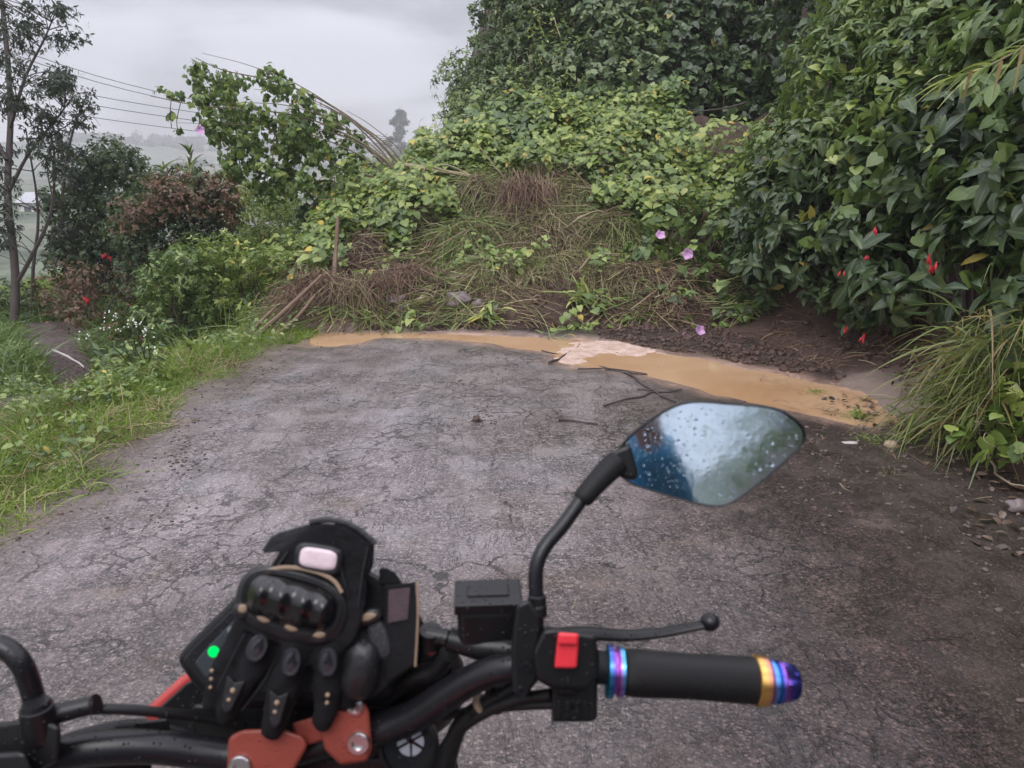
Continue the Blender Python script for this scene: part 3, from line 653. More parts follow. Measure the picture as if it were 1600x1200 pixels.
# tangled strands of grass and root lying on the slide
def strands(name, n, x0, x1, y0, y1, mask, mat, ln=(.25, .9), wd=(.004, .010), off=(0, .06), seed=0, dirx=.8, droop=.25):
    P, Nn = surf_sample(n, x0, x1, y0, y1, mask, off); k = len(P)
    th = (fbm(P[:, 0], P[:, 1], 1.6, 140 + seed) - .5) * 9 + RNG.normal(0, .55, k) + np.where(RNG.random(k) < .5, 0, math.pi); T = np.stack([np.cos(th), np.sin(th), RNG.uniform(-.2, .7, k)], -1)
    T = nrm(T - Nn * (T * Nn).sum(1, keepdims=True) * .8); cu = rdir(k) * RNG.uniform(0, .9, k)[:, None]; cu[:, 2] = -np.abs(cu[:, 2]) * .4
    V, Fa, Lf = ribbons(P, T, RNG.uniform(*ln, k), RNG.uniform(*wd, k), RNG.uniform(0, droop, k), 5, curl=cu, taper=False)
    return tag(mk(name, V, Fa, mat, lf=Lf), kind='stuff')
strands('dry_grass_tangle', 13000, -2.9, 3.0, 7.8, 11.6, lambda X, Y: fbm(X, Y, 1.4, 81) > .45, STRAW, ln=(.12, .6))
strands('root_tangle', 13000, -3.0, 2.9, 7.9, 10.6, lambda X, Y: fbm(X, Y, 1.4, 82) > .42, ROOTM, ln=(.1, .4), wd=(.004, .011), off=(0, .09), seed=2)
strands('green_grass_tangle', 9500, -2.2, 3.0, 7.7, 11.0, lambda X, Y: fbm(X, Y, 1.5, 83) > .49, GSTR, ln=(.12, .5), wd=(.005, .011), off=(.02, .12), seed=4)

def slide_grass(name, n, x0, x1, y0, y1, mask, mat, ln, wd):
    P, Nn = surf_sample(n, x0, x1, y0, y1, mask, (0, .05)); k = len(P); D = nrm(Nn * .7 + np.array([0, -.5, .2]) + rdir(k) * .9); cu = nrm(D * [1, 1, 0]) * RNG.uniform(.1, .9, k)[:, None]
    V, Fa, Lf = ribbons(P, D, RNG.uniform(*ln, k), RNG.uniform(*wd, k), RNG.uniform(.4, 1.6, k), 4, curl=cu); return tag(mk(name, V, Fa, mat, lf=Lf), kind='stuff')
slide_grass('arching_slide_grass', 10000, -.9, 2.4, 8.6, 11.2, lambda X, Y: (fbm(X, Y, 1.8, 150) > .42), GSTR, (.15, .5), (.005, .011))
slide_grass('dry_slide_grass', 15000, -.9, 2.2, 8.4, 11.4, lambda X, Y: (fbm(X, Y, 1.6, 151) > .46), STRAW, (.12, .45), (.004, .009))
slide_grass('drooping_edge_grass', 5500, -3.6, -1.9, 7.9, 10.5, lambda X, Y: (X < -2.0 - .3 * fbm(X, Y, 2, 152)), GSTR, (.15, .45), (.005, .011))
slide_grass('creeper_grass', 9000, -2.6, 4, 10.6, 13.8, lambda X, Y: (fbm(X, Y, 1.4, 153) > .5) & (np.hypot(X - 3.5, (Y - 12.2) * .8) > .85), L_LIGHT, (.15, .4), (.01, .022))
# ---------------- grass on the verge and beyond
def grass(name, n, x0, x1, y0, y1, mask, mat, ln=(.08, .24), wd=(.004, .008), droop=(.1, .7), lean=.5, tall=None):
    X = RNG.uniform(x0, x1, n); Y = RNG.uniform(y0, y1, n); k = mask(X, Y); X, Y = X[k], Y[k]; k = len(X)
    P = np.stack([X, Y, np.where((X > -2.58) & (Y < 8), -.004, H(X, Y) - .01)], -1); D = nrm(np.stack([RNG.normal(0, lean, k), RNG.normal(0, lean, k), np.ones(k)], -1))
    hh = .55 + fbm(X, Y, 2.1, 99) * 1.0
    ln_ = RNG.uniform(*ln, k) * hh * (tall(X, Y) if tall else 1)
    cu = np.stack([D[:, 0], D[:, 1], np.zeros(k)], -1) * RNG.uniform(.1, .8, k)[:, None]
    rn = np.clip(fbm(X, Y, 1.3, 98) * .6 + RNG.random(k) * .45 - .02, 0, 1)
    V, Fa, Lf = ribbons(P, D, ln_, RNG.uniform(*wd, k), RNG.uniform(*droop, k), 3, curl=cu, rnd=rn)
    return tag(mk(name, V, Fa, mat, lf=Lf), kind='stuff')
edge = lambda Y: -2.24 + (fbm(Y * 0, Y, .8, 61) - .5) * .4 + (fbm(Y * 0 + 3, Y, 3, 62) - .5) * .5
vw = lambda X, Y: (X < edge(Y) + .02 * 0) & (X > -3.75 - .2 * Y * 0)
pathm = lambda X, Y: pathd(X, Y) > .95 + (fbm(X, Y, 4, 120) - .5)
grass('verge_grass', 42000, -3.7, -1.9, 1.6, 8.3, lambda X, Y: (X < edge(Y)) & (X > -3.3) & pathm(X, Y), GRASS, tall=lambda X, Y: np.clip((edge(Y) - X) * 1.6 + .42, .42, 1.15))
grass('verge_grass', 26000, -2.9, -1.8, 1.6, 8.0, lambda X, Y: (X < edge(Y) + .05) & (fbm(X, Y, 3.5, 101) > .44), GRASS, ln=(.05, .16), lean=.8)
grass('dry_verge_grass', 7000, -3.6, -2.0, 1.6, 8.2, lambda X, Y: (X < edge(Y)) & (fbm(X, Y, 1.5, 102) > .52), STRAW, ln=(.1, .28), lean=.7)
grass('verge_grass', 26000, -9, -3.4, 2.4, 8.8, lambda X, Y: pathm(X, Y), GRASS, ln=(.08, .22), wd=(.005, .01))
grass('slope_grass', 34000, -9.5, -2.0, 12.0, 19.5, lambda X, Y: (X < -1.6) & (Y > 12), GRASS, ln=(.2, .5), wd=(.012, .026), lean=.7)
grass('dry_slope_grass', 9000, -8.5, -2.0, 12.0, 18, lambda X, Y: (X < -1.6) & (fbm(X, Y, .8, 103) > .5), STRAW, ln=(.2, .5), wd=(.01, .02), lean=.7)
grass('hollow_grass', 14000, -8.5, -2.7, 6.5, 12.5, lambda X, Y: pathm(X, Y), L_MID, ln=(.15, .45), wd=(.008, .02), lean=.6)


# ------------------------------------------------------------------ left side: trees and bushes
def tree_twigs(paths, sm=4, segs=6):
    return [tube([K(*p[:3]) for p in pts], rr, segs, sm=sm) for pts, rr in paths]
def euc(label, base, trunk, limbs, polys, n, depth, S, dens, name='eucalyptus_tree', cat_='tree', smat=None, group=None, r=.3, trunk_r=(.075, .06, .05, .04, .03), mat=None):
    root = empty(name, K(*base), label, cat_, group)
    part('trunk', tree_twigs([(trunk, trunk_r)], 4, 12), smat or DBARK, root)
    part('limbs', tree_twigs(limbs, 3, 5), smat or DBARK, root)
    lb = []
    for i, (p, k) in enumerate(polys): lb += scatter_lobes(p, depth, k, r, 7 + i)
    V, Fa, Lf = lobes_leaves(lb, dens, S, 'narrow', 1.5, 5, outer=.3, up=-.4, droop=.9)
    mk('crown', V, Fa, mat or L_EUC, root, lf=Lf)
    tw = []
    rs = random.Random(3)
    for c, r_ in lb:
        pool = [q for l, _ in limbs for q in spline([K(*p) for p in l], 4)[:-2]]; src = min(pool, key=lambda q: abs(np.linalg.norm(q - c) - .35) - .8 * (c[2] - q[2] > 0) * .3); mid_ = (src + c) / 2 + np.array([rs.uniform(-.1, .1), 0, rs.uniform(0, .2)])
        tw.append(tube([src, mid_, c, np.array(c) + np.array([rs.uniform(-.2, .2), 0, -rs.uniform(.0, .3)])], [.008, .006, .004, .002], 4, sm=2))
    part('twigs', tw, DBARK, root)
    return root
d = 10.5
euc('dark thin-leaved eucalyptus with a reddish trunk at the left edge of the picture', (20, 545, d), [(18, 640, d), (20, 548, d), (24, 430, d), (12, 300, d), (16, 150, d+.3), (-5, -80, d+.6)],
    [([(22, 450, d), (50, 400, d), (80, 330, d), (85, 240, d), (72, 190, d)], (.035, .03, .022, .015, .008)),
     ([(14, 300, d), (45, 240, d), (85, 190, d), (115, 150, d)], (.03, .022, .014, .007)),
     ([(16, 200, d), (40, 120, d), (70, 60, d), (90, 10, d)], (.03, .022, .014, .007)),
     ([(48, 545, d+.5), (52, 420, d+.5), (60, 330, d+.5), (40, 200, d+.5)], (.03, .026, .02, .01)),
     ([(10, 250, d), (-20, 180, d), (-40, 60, d)], (.03, .02, .01))],
    [([(-60, -60), (50, -30), (100, 20), (118, 70), (105, 120), (60, 160), (20, 180), (-60, 200)], 44), ([(60, 130), (120, 105), (160, 165), (135, 200), (145, 270), (90, 290), (50, 210)], 26),
     ([(-60, 200), (20, 230), (60, 330), (30, 400), (-60, 400)], 16)], 60, (9.9, 11.2), .085, 560, r=.24)
euc('slim dark sapling between the reddish trunk and the dark green bush', (100, 530, 12), [(112, 600, 12), (104, 430, 12), (96, 330, 12), (110, 220, 12), (135, 150, 12)],
    [([(102, 400, 12), (125, 340, 12), (150, 290, 12)], (.02, .014, .008)), ([(100, 350, 12), (80, 300, 12), (70, 240, 12)], (.02, .014, .008))],
    [([(70, 200), (140, 180), (150, 230), (120, 300), (100, 420), (60, 330)], 12)], 20, (11.6, 12.4), .10, 500, trunk_r=(.035, .025, .012), r=.24)

def bushp(name, label, poly, depth, n, r, dens, S, mat, kind, base, cat_='bush', core=None, seed=0, **kw):
    lb = scatter_lobes(poly, depth, n, r, seed)
    return shrub(name, label, cat_, lb, dens, S, mat, kind, base=base, **kw)
bushp('bush', 'dark green rounded bush behind the reddish bush on the left', [(95, 300), (130, 250), (185, 235), (228, 275), (235, 330), (200, 420), (190, 540), (80, 530), (100, 440), (75, 330)], (11.6, 12.8), 60, .36, 700, .075, L_BUSH, 'small', K(160, 540, 12.2), rosette=6)
bushp('bush', 'rounded dark bush with a reddish-brown leafy top left of the road', [(192, 350), (215, 300), (260, 272), (310, 268), (352, 290), (362, 340), (340, 380), (330, 460), (320, 540), (215, 540), (205, 420)], (9.8, 10.7), 60, .32, 900, .055, L_BUSH, 'small', K(270, 545, 10.2), seed=2, rosette=6)
rbush_top = [(c_, r_) for c_, r_ in scatter_lobes([(192, 350), (215, 300), (260, 272), (310, 268), (352, 290), (362, 340), (320, 350), (270, 320), (230, 350), (215, 400)], (9.6, 10.2), 26, .24, 22)]
V, Fa, Lf = lobes_leaves(rbush_top, 900, .06, 'small', rosette=6); mk('reddish_top_leaves', V, Fa, L_RED, bpy.data.objects['bush.001'], lf=Lf)
bushp('bush', 'low green leafy bush filling the dip at the foot of the reddish bush', [(220, 440), (290, 400), (340, 460), (330, 560), (240, 575), (200, 520)], (8.7, 9.8), 30, .28, 600, .085, L_MID, 'narrow', K(280, 560, 9.2), seed=3, rosette=6, wid=2.0)
bushp('bush', 'light green bush with bamboo-like leaves beside the leaning poles', [(285, 400), (350, 385), (430, 395), (480, 410), (470, 450), (430, 480), (400, 530), (330, 550), (300, 480)], (9.0, 10.2), 40, .3, 520, .085, L_LIGHT, 'narrow', K(380, 545, 9.6), seed=4, rosette=6, wid=2.0)
bushp('bush', 'scraggy brownish-green bush with small red flowers below the dark bush', [(90, 420), (190, 400), (225, 470), (210, 550), (110, 545), (80, 480)], (9.8, 11), 28, .29, 600, .06, L_RED, 'small', K(150, 545, 10.4), seed=5, rosette=5)
bushp('bush', 'pale bushy plants on the bright green slope behind the arching vine canes', [(330, 285), (420, 290), (470, 330), (480, 390), (420, 400), (360, 390), (350, 330)], (12.5, 15), 34, .36, 330, .10, L_LIGHT, 'narrow', K(410, 390, 13.6), seed=6, rosette=6, wid=1.6, stem=.006)
bushp('bush', 'low dark undergrowth at the left edge behind the muddy path', [(-20, 470), (80, 450), (110, 520), (60, 545), (-20, 550)], (10.8, 12), 20, .3, 520, .08, L_BUSH, 'small', K(30, 545, 11.4), seed=8, rosette=5)
for lab, (px, py, d_), hh in (('tall green corn-like plant rising above the reddish bush', (297, 275, 9.9), .5), ('pale young plant with whorled leaves between the dark bush and the reddish bush', (255, 285, 10.8), .4)):
    b = K(px, py + 60, d_); top = K(px, py - hh * F / d_ * .75, d_)
    root = empty('corn_plant' if hh > .45 else 'young_plant', b, lab, 'plant')
    part('stalk', tube([b, (b + top) / 2 + np.array([.01, 0, 0]), top], [.012, .009, .004], 6, sm=3), PALE, root)
    n = 26; t = np.sort(RNG.uniform(.35, 1, n)); P = b + (top - b) * t[:, None]; Dd = rdir(n); Dd[:, 2] = np.abs(Dd[:, 2]) + (.9 if hh > .45 else .15)
    V, Fa, Lf = ribbons(P, Dd, RNG.uniform(.15, .34, n), .03, .35, 4); mk('blades', V, Fa, L_MID, root, lf=Lf)

# ---------------- vine-laden arching canes
CANE = plain('weathered_cane', (.16, .125, .085), .7, bump=.5, bscale=80, var=.45)
root = empty('vine_covered_cane_clump', K(635, 290, 11), 'tall arching canes bowed over to the left under a heavy curtain of vines', 'vine')
canes = [([(645, 285, 11), (605, 235, 10.9), (555, 190, 10.8), (490, 150, 10.7), (420, 125, 10.6), (350, 110, 10.5), (305, 90, 10.5)], .022),
         ([(630, 285, 10.8), (590, 240, 10.7), (530, 205, 10.6), (470, 182, 10.5), (400, 172, 10.4), (310, 165, 10.3), (235, 150, 10.3)], .018),
         ([(622, 280, 11.2), (575, 232, 11.1), (520, 190, 11), (450, 165, 11), (380, 160, 11)], .016),
         ([(650, 300, 11.2), (618, 240, 11.1), (570, 200, 11.1), (530, 178, 11), (490, 160, 11)], .016),
         ([(600, 282, 10.9), (540, 262, 10.8), (490, 240, 10.7), (440, 215, 10.6), (400, 190, 10.6)], .016),
         ([(640, 300, 11), (560, 270, 11), (500, 235, 10.9), (470, 180, 10.8)], .015),
         ([(612, 262, 11.4), (560, 222, 11.4), (500, 205, 11.4), (420, 210, 11.4)], .018)]
rs = random.Random(31)
for k_ in range(9):
    p, r_ = canes[[0, 1, 2, 3, 0, 1, 2, 3, 4][k_]]; ox, oy, od = rs.uniform(-14, 14), rs.uniform(-16, 14), rs.uniform(-.35, .35)
    canes.append(([(q[0] + ox * (1 + i * .3), q[1] + oy * (.4 + i * .35), q[2] + od) for i, q in enumerate(p[:rs.choice([4, 5, 6])])], .012))
for p, r_ in canes: part('cane', tube([K(*q) for q in p], [r_ * (1 - .75 * i / (len(p) - 1)) for i in range(len(p))], 7, sm=4), CANE, root)
vp = [(296, 80), (312, 105), (345, 112), (390, 102), (425, 118), (460, 135), (500, 165), (560, 205), (595, 238), (560, 262), (560, 300), (540, 345), (500, 350), (480, 310), (450, 300), (430, 312), (395, 305), (372, 280), (345, 262), (330, 240), (322, 200), (300, 150)]
lb = scatter_lobes(vp, (10.2, 11.6), 150, .20, 11) + [(K(x, y, 10.4), r_) for x, y, r_ in [(305, 100, .1), (305, 125, .12), (265, 150, .1), (250, 142, .08), (282, 152, .09), (320, 160, .14), (280, 205, .04), (268, 178, .04), (268, 182, .04)]]
V, Fa, Lf = lobes_leaves(lb, 430, .072, 'heart', .9, 4, outer=.3, up=-.1, droop=1.0)
mk('foliage', V, Fa, L_MID, root, lf=Lf)
V, Fa, Lf = lobes_leaves(lb[::2], 220, .085, 'heart', .9, 3, outer=.7, up=.3, droop=.7)
mk('young_leaves', V, Fa, L_LIGHT, root, lf=Lf)
lb = scatter_lobes([(430, 300), (540, 330), (560, 300), (560, 345), (535, 420), (500, 430), (480, 380), (460, 330)], (10.3, 11.2), 20, .22, 12)
V, Fa, Lf = lobes_leaves(lb, 200, .10, 'small', 1.0, 4, outer=.2, up=-.1, droop=1.3); mk('trailing_leaves', V, Fa, L_BUSH, root, lf=Lf)
for p in ([(268, 152), (266, 175), (268, 200)], [(305, 160), (312, 180), (310, 200)], [(285, 150), (276, 190), (282, 212)], [(430, 200), (426, 250), (428, 300)], [(520, 250), (524, 310), (520, 360)]):
    part('tendril', tube([K(a, b_, 10.3) for a, b_ in p], .006, 4, sm=3), DBARK, root)

CLOD_ = plain('grit', (.10, .075, .065), .7, bump=1, bscale=60, var=.6)
# ---------------- things lying on the slide
def stick(name, label, pts, r, mat=DBARK, cat_='stick', group=None, segs=7, branches=()):
    root = empty(name, pts[0], label, cat_, group); q0 = spline(pts, 3); Lk = np.linalg.norm(np.array(pts[-1]) - np.array(pts[0])); pts = [np.array(p) + (np.array([random.gauss(0, 1), random.gauss(0, 1), random.gauss(0, .4)]) * Lk * .012 if 0 < i < len(q0) - 1 and name not in ('wooden_post', 'pole') else 0) for i, p in enumerate(q0)]
    part('wood', [tube(pts, [r * (1 - .5 * i / (len(pts) - 1)) * (random.uniform(.85, 1.15) if name != 'pole' else 1) for i in range(len(pts))], segs, sm=3)], mat, root)
    for q, rb in branches: part('side_twig', tube(q, [rb, rb * .7, rb * .4][:len(q)] if len(q) > 1 else rb, 5, sm=3 if len(q) > 2 else 0), mat, root)
    return root
WOOD = plain('wet_wood', (.17, .11, .075), .65, bump=.8, bscale=50, var=.4)
stick('wooden_post', 'weathered wooden post standing upright in the brown soil at the left of the slide', [K(519, 472, 8.55), K(522, 430, 8.55), K(525, 390, 8.6), K(528, 338, 8.6)], .036, WOOD, 'post')
for pts, lab, r_ in (([(390, 533), (440, 490), (503, 430)], 'longest thin pole leaning on the left end of the slide', .024), ([(398, 540), (430, 512), (468, 468)], 'short dark pole under the longest leaning pole', .022),
                  ([(420, 533), (460, 500), (492, 462)], 'dark pole to the right of the longest leaning pole', .02), ([(385, 527), (410, 500), (428, 482)], 'stubby grey pole at the left of the leaning poles', .02)):
    stick('pole', lab, [K(a, b_, 7.45 + .12 * i) for i, (a, b_) in enumerate(pts)], r_ * 1.3, WOOD, 'pole', 'poles leaning at the left end of the slide')
Q = lambda L_, d_: [K(a, b_, d_) for a, b_ in L_]
stick('fallen_branch', 'long fallen branch lying level across the crest of the slide', Q([(632, 258), (680, 266), (740, 276), (800, 291), (860, 312), (890, 335)], 10.3), .034, PALE, 'branch',
      branches=[(Q([(700, 268), (665, 262), (655, 300)], 10.2), .016), (Q([(800, 291), (775, 262), (748, 228)], 10.4), .016), (Q([(720, 320), (745, 345), (765, 375)], 9.9), .014), (Q([(735, 274), (700, 258), (676, 262)], 10.3), .014)])
stick('broken_branch', 'broken branch stub poking up out of the root mass on the crest', Q([(830, 300), (850, 272), (866, 248)], 10.6), .035, WOOD, 'branch')
stick('stump', 'pale cut stump standing by the bare soil below the shady hollow', Q([(1085, 292), (1095, 278), (1096, 258)], 11.6), .04, PALE, 'stump')
stick('dead_branch', 'dark dead branch sticking out across the mouth of the shady hollow', Q([(1165, 160), (1120, 172), (1085, 172)], 9.6), .014, DBARK, 'branch')
stick('driftwood', 'bleached white stick lying beside the muddy path on the left', [KY(82, 547, 8.2), KY(105, 557, 8.1), KY(131, 574, 8.0)], .017, plain('bleached_wood', (.42, .39, .36), .6), 'stick')
# dry root-bound dome at the left end of the slide
root = empty('root_mat', K(520, 480, 8.0), 'brown root-bound sod dome around the foot of the wooden post', 'roots')
for (px, py, d_, n) in ((500, 440, 8.1, 1100), (545, 450, 8.1, 1100), (590, 440, 8.2, 900), (470, 470, 8.0, 700), (640, 425, 8.4, 900)):
    c = K(px, py, d_); P = c + RNG.normal(0, 1, (n, 3)) * [.14, .08, .07]; D = np.stack([RNG.normal(0, .7, n), RNG.normal(-.5, .3, n), RNG.normal(-.5, .4, n)], -1)
    V, Fa, Lf = ribbons(P, D, RNG.uniform(.1, .4, n), RNG.uniform(.004, .009, n), RNG.uniform(.2, 1, n), 4, curl=rdir(n) * .5); mk('roots', V, Fa, ROOTM if n != 1100 else STRAW if px == 545 else ROOTM, root, lf=Lf)
rs = random.Random(77)
SEEN = {}
for k_ in range(17):
    x = rs.uniform(-2.4, 2.2); y = rs.uniform(8.2, 11.2); z = float(H(x, y)); a = rs.uniform(-.9, .9) + (math.pi if rs.random() < .5 else 0); Lx = rs.uniform(.3, 1.1); el = rs.uniform(-.05, .5)
    d_ = np.array([math.cos(a), math.sin(a) * .6, el]); p0 = np.array([x, y, z + .03]); p2 = p0 + d_ * Lx; p2[2] = max(p2[2], float(H(p2[0], p2[1])) + .04); pm = (p0 + p2) / 2 + np.array([rs.gauss(0, .05), 0, rs.uniform(0, .12)]); pm[2] = max(pm[2], float(H(pm[0], pm[1])) + .03)
    r_ = rs.uniform(.006, .018); mi = rs.randrange(3); lab = ('thick ' if r_ > .012 else 'thin ') + ('long ' if Lx > .7 else 'short ') + ('brown', 'pale', 'dark')[mi] + ' broken stick, ' + ('upper ' if y > 9.9 else 'middle ' if y > 9 else 'lower ') + ('left' if x < -.9 else 'right' if x > .8 else 'centre') + ' of the slide'
    if lab in SEEN: continue
    SEEN[lab] = 1
    stick('stick', lab, [p0, pm, p2], r_, (WOOD, PALE, DBARK)[mi], 'stick', 'broken sticks strewn over the slide', branches=[([pm, pm + np.array([rs.gauss(0, .1), -.05, rs.uniform(.05, .25)])], .004)] if rs.random() < .6 else ())
for lab, px, py, d_, n, ln, wd, mt in (('uprooted plant with long broad pale leaves lying on the lower right of the slide', 905, 462, 8.2, 26, .5, .05, L_LIGHT), ('bright green leafy plant lying at the toe of the slide, middle', 765, 488, 7.95, 40, .22, .06, L_LIGHT), ('torn clump of yellow-green leaves at the right end of the slide toe', 935, 468, 8.1, 30, .2, .045, GRASS), ('green sprig trailing over the edge of the muddy water by the pale silt', 868, 528, 7.55, 34, .2, .02, L_MID)):
    c = K(px, py, d_); P = c + RNG.normal(0, .06, (n, 3)); D = rdir(n) * [1.3, .7, .5] + [0, -.2, .15]
    V, Fa, Lf = ribbons(P - c, D, RNG.uniform(ln * .4, ln, n), RNG.uniform(wd * .5, wd, n), RNG.uniform(.2, .8, n), 5, up=np.tile([0, -.4, 1.], (n, 1)), curl=rdir(n) * .4); o = mk('uprooted_plant', V, Fa, mt, lf=Lf); o.location = tuple(c); tag(o, lab, 'plant')
# torn root ball
rc = K(822, 300, 9.75); root = empty('root_ball', K(815, 380, 9.8), 'torn hanging mass of brown roots below the fallen branch', 'roots')
n = 3200; P = rc + np.stack([RNG.normal(0, .17, n), RNG.normal(0, .13, n), RNG.normal(-.08, .14, n)], -1); Dd = np.stack([RNG.normal(0, .38, n), RNG.normal(-.4, .3, n), -np.ones(n)], -1)
V, Fa, Lf = ribbons(P, Dd, RNG.uniform(.25, 1.0, n), RNG.uniform(.006, .014, n), .1, 4, curl=rdir(n) * .3); mk('roots', V, Fa, ROOTM, root, lf=Lf)
rc2 = K(870, 262, 10.5); n = 700; P = rc2 + np.stack([RNG.normal(0, .2, n), RNG.normal(0, .12, n), RNG.normal(0, .05, n)], -1); Dd = np.stack([RNG.normal(.3, .5, n), RNG.normal(-.5, .3, n), -np.ones(n) * .9], -1)
V, Fa, Lf = ribbons(P, Dd, RNG.uniform(.3, .9, n), RNG.uniform(.005, .01, n), .2, 4, curl=rdir(n) * .35); mk('dead_grass_fringe', V, Fa, STRAW, root, lf=Lf)
strands('mud_bank_litter', 3500, 1.2, 3.5, 5.4, 8.3, lambda X, Y: (Y > 6.5 - (X - 1.2) * .4) & (fbm(X, Y, 2, 171) > .42), ROOTM, ln=(.04, .3), wd=(.003, .008), off=(0, .03), seed=9)
n = 9000; X = RNG.uniform(-6, -2.1, n); Y = RNG.uniform(1.8, 8.2, n); kx = (X < edge(Y) - .08) & (fbm(X, Y, 1.6, 181) > .5) & pathm(X, Y); X, Y = X[kx], Y[kx]; n = len(X)
P = np.stack([X, Y, np.where(X > -2.58, 0, H(X, Y)) + RNG.uniform(.02, .20, n) * (.4 + fbm(X, Y, 2.5, 182))], -1); Nn = np.tile([0, -.3, 1.], (n, 1)) + rdir(n) * .4; V, Fa, Lf = leaves(P, rdir(n) * [1, 1, .3], Nn, RNG.uniform(.025, .065, n), 'ovate', 1.5); tag(mk('verge_weeds', V, Fa, L_MID, lf=Lf), kind='stuff')
# clods of wet earth on the toe of the slide and the mud bank
def clods(name, n, mask, x0, x1, y0, y1, r0, r1, mat):
    bm = bmesh.new(); bmesh.ops.create_icosphere(bm, subdivisions=2, radius=1); T = np.array([v_.co[:] for v_ in bm.verts]); Fc = np.array([[v_.index for v_ in f.verts] for f in bm.faces]); bm.free()
    X = RNG.uniform(x0, x1, n); Y = RNG.uniform(y0, y1, n); k = mask(X, Y); X, Y = X[k], Y[k]; n = len(X); r_ = r0 * (r1 / r0) ** (RNG.random(n) ** 3)
    Z = np.where((X > -2.55) & (X < 2.9) & (Y < 8.0), road_h(X, Y), H(X, Y)); C_ = np.stack([X, Y, Z + r_ * .25], -1)
    sc_ = RNG.uniform(.5, 1.3, (n, 3)) * [1, 1, .75]; V = C_[:, None] + T[None] * (r_[:, None] * (.35 + .85 * noise3(T[None] * 1.7 + RNG.uniform(0, 99, (n, 1, 3)), 3) + .5 * noise3(T[None] * 4.5 + RNG.uniform(0, 99, (n, 1, 3)), 4)))[..., None] * sc_[:, None]
    kk = len(T); return tag(mk(name, V.reshape(-1, 3), (Fc[None] + (np.arange(n) * kk)[:, None, None]).reshape(-1, 3), mat), kind='stuff')
mm_ = M('wet_earth'); v_ = mm_.coord(); e1 = mm_.noise(v_, 5, 5, .7); e2 = mm_.noise(v_, 60, 5, .75)
mm_.bsdf(mm_.mix(e1, (.018, .011, .009), (.12, .066, .046)), mm_.ramp(e1, [(.3, .75), (.7, .35)]), spec=.4, normal=mm_.bump(e2, 1, .006)); EARTH = mm_.m
upf = lambda X, Y: Y - np.interp(X, [p[0] for p in UPR], [p[1] for p in UPR])
clods('mud_clods', 13000, lambda X, Y: (upf(X, Y) > .1) & (X - np.interp(Y, *BX) < .5) & (fbm(X, Y, 5, 130) > .36), .9, 3.4, 5.0, 8.4, .004, .034, EARTH)
clods('mud_clods', 7000, lambda X, Y: (upf(X, Y) > .02) & (fbm(X, Y, 1.5, 131) > .44), -2.9, 2.6, 7.7, 10.4, .008, .055, EARTH)
clods('gravel', 4200, lambda X, Y: (poly_dist(X, Y, PUDS) > .06) & (X > 1.5 + (fbm(X, Y, 2, 132) - .5) * 1.2), 1.3, 3.2, 1.6, 5.6, .002, .014, CLOD_)
clods('gravel', 1600, lambda X, Y: X < -1.9 + (fbm(X, Y, 2, 133) - .5) * .6, -2.6, -1.7, 1.5, 8.0, .002, .012, CLOD_)
# rocks
ROCK = plain('wet_rock', (.17, .13, .13), .45, bump=.9, bscale=40, var=.45); ROCKT = plain('tan_rock', (.30, .22, .15), .5, bump=.8, bscale=40, var=.35)
def rock(label, c, r_, mat, seed, sq=(1.2, .9, .75), name='rock', group='rocks at the toe of the slide'):
    o = mk(name, *blob((0, 0, 0), r_, seed, 3, .4, 1.6, sq), mat, smooth=True); o.location = tuple(c); return tag(o, label, 'rock', group)
for i, (px, py, r_, mt, lab) in enumerate([(633, 503, .10, ROCK, 'rounded brown rock at the edge of the muddy water below the yellow leaf'), (662, 510, .07, ROCKT, 'small tan stone touching the muddy water right of the rounded brown rock'), (715, 487, .15, ROCK, 'largest purplish wet rock half buried in the toe of the slide'),
      (578, 500, .09, ROCKT, 'yellowish stone on the left part of the toe of the slide'), (615, 470, .10, ROCK, 'grey wet stone in the runoff right of the wooden post'), (745, 498, .08, ROCK, 'grey stone right of the largest purplish rock')]):
    c = KG(px, py, .06) ; c[1] = min(c[1], 8.25); c = KY(px, py, 8.12); c[2] = max(c[2], float(H(c[0], c[1])) ); rock(lab, c, r_, mt, i)
rock('pale rounded stone in the wet debris at the right edge of the picture', KG(1592, 792, .04), .045, ROCK, 21, group=None)
rock('small pale stone in the dirt right of the muddy water', KG(1392, 697, .02), .035, ROCKT, 22, group=None)
# twigs on the road
def RH(x, y): return float(road_h(np.array([x]), np.array([y]))[0])
def onr(a, b_, h=.0):
    p = KG(a, b_, .02); p[2] = RH(p[0], p[1]) + h; return p
def g(L_, z=.022): return [onr(a, b_, z - .010) for a, b_ in L_]
TG = 'twigs scattered on the asphalt by the muddy water'
stick('twig', 'long thin straight twig at the bottom of the twig pile', g([(943, 637), (1000, 621), (1066, 607)]), .009, group=TG)
stick('twig', 'forked branch lying from the foam down to the twig pile', g([(908, 558), (945, 571), (975, 581), (1018, 612), (1056, 630)]), .012, group=TG, branches=[(g([(975, 581), (1012, 582)]), .006), (g([(945, 571), (1010, 583)]), .006), (g([(1018, 612), (995, 611)]), .007)])
stick('twig', 'thin pale twig lying level above the twig pile', g([(903, 578), (950, 575), (1011, 579)], .03), .007, group=TG)
stick('twig', 'short reddish twig lying by itself left of the mirror', g([(873, 658), (900, 661), (934, 665)]), .010, group=TG)
stick('twig', 'bent twig poking out of the pale foam', g([(858, 568), (882, 552), (906, 532)], .035), .011, group=TG)
stick('twig', 'dark twig in the shallow water left of the foam', g([(846, 546), (868, 548), (888, 549)]), .007, group=TG)
stick('straw', 'pale short straw on the wet asphalt right of the mirror', g([(1312, 755), (1318, 762), (1330, 767)], .01), .003, PALE)
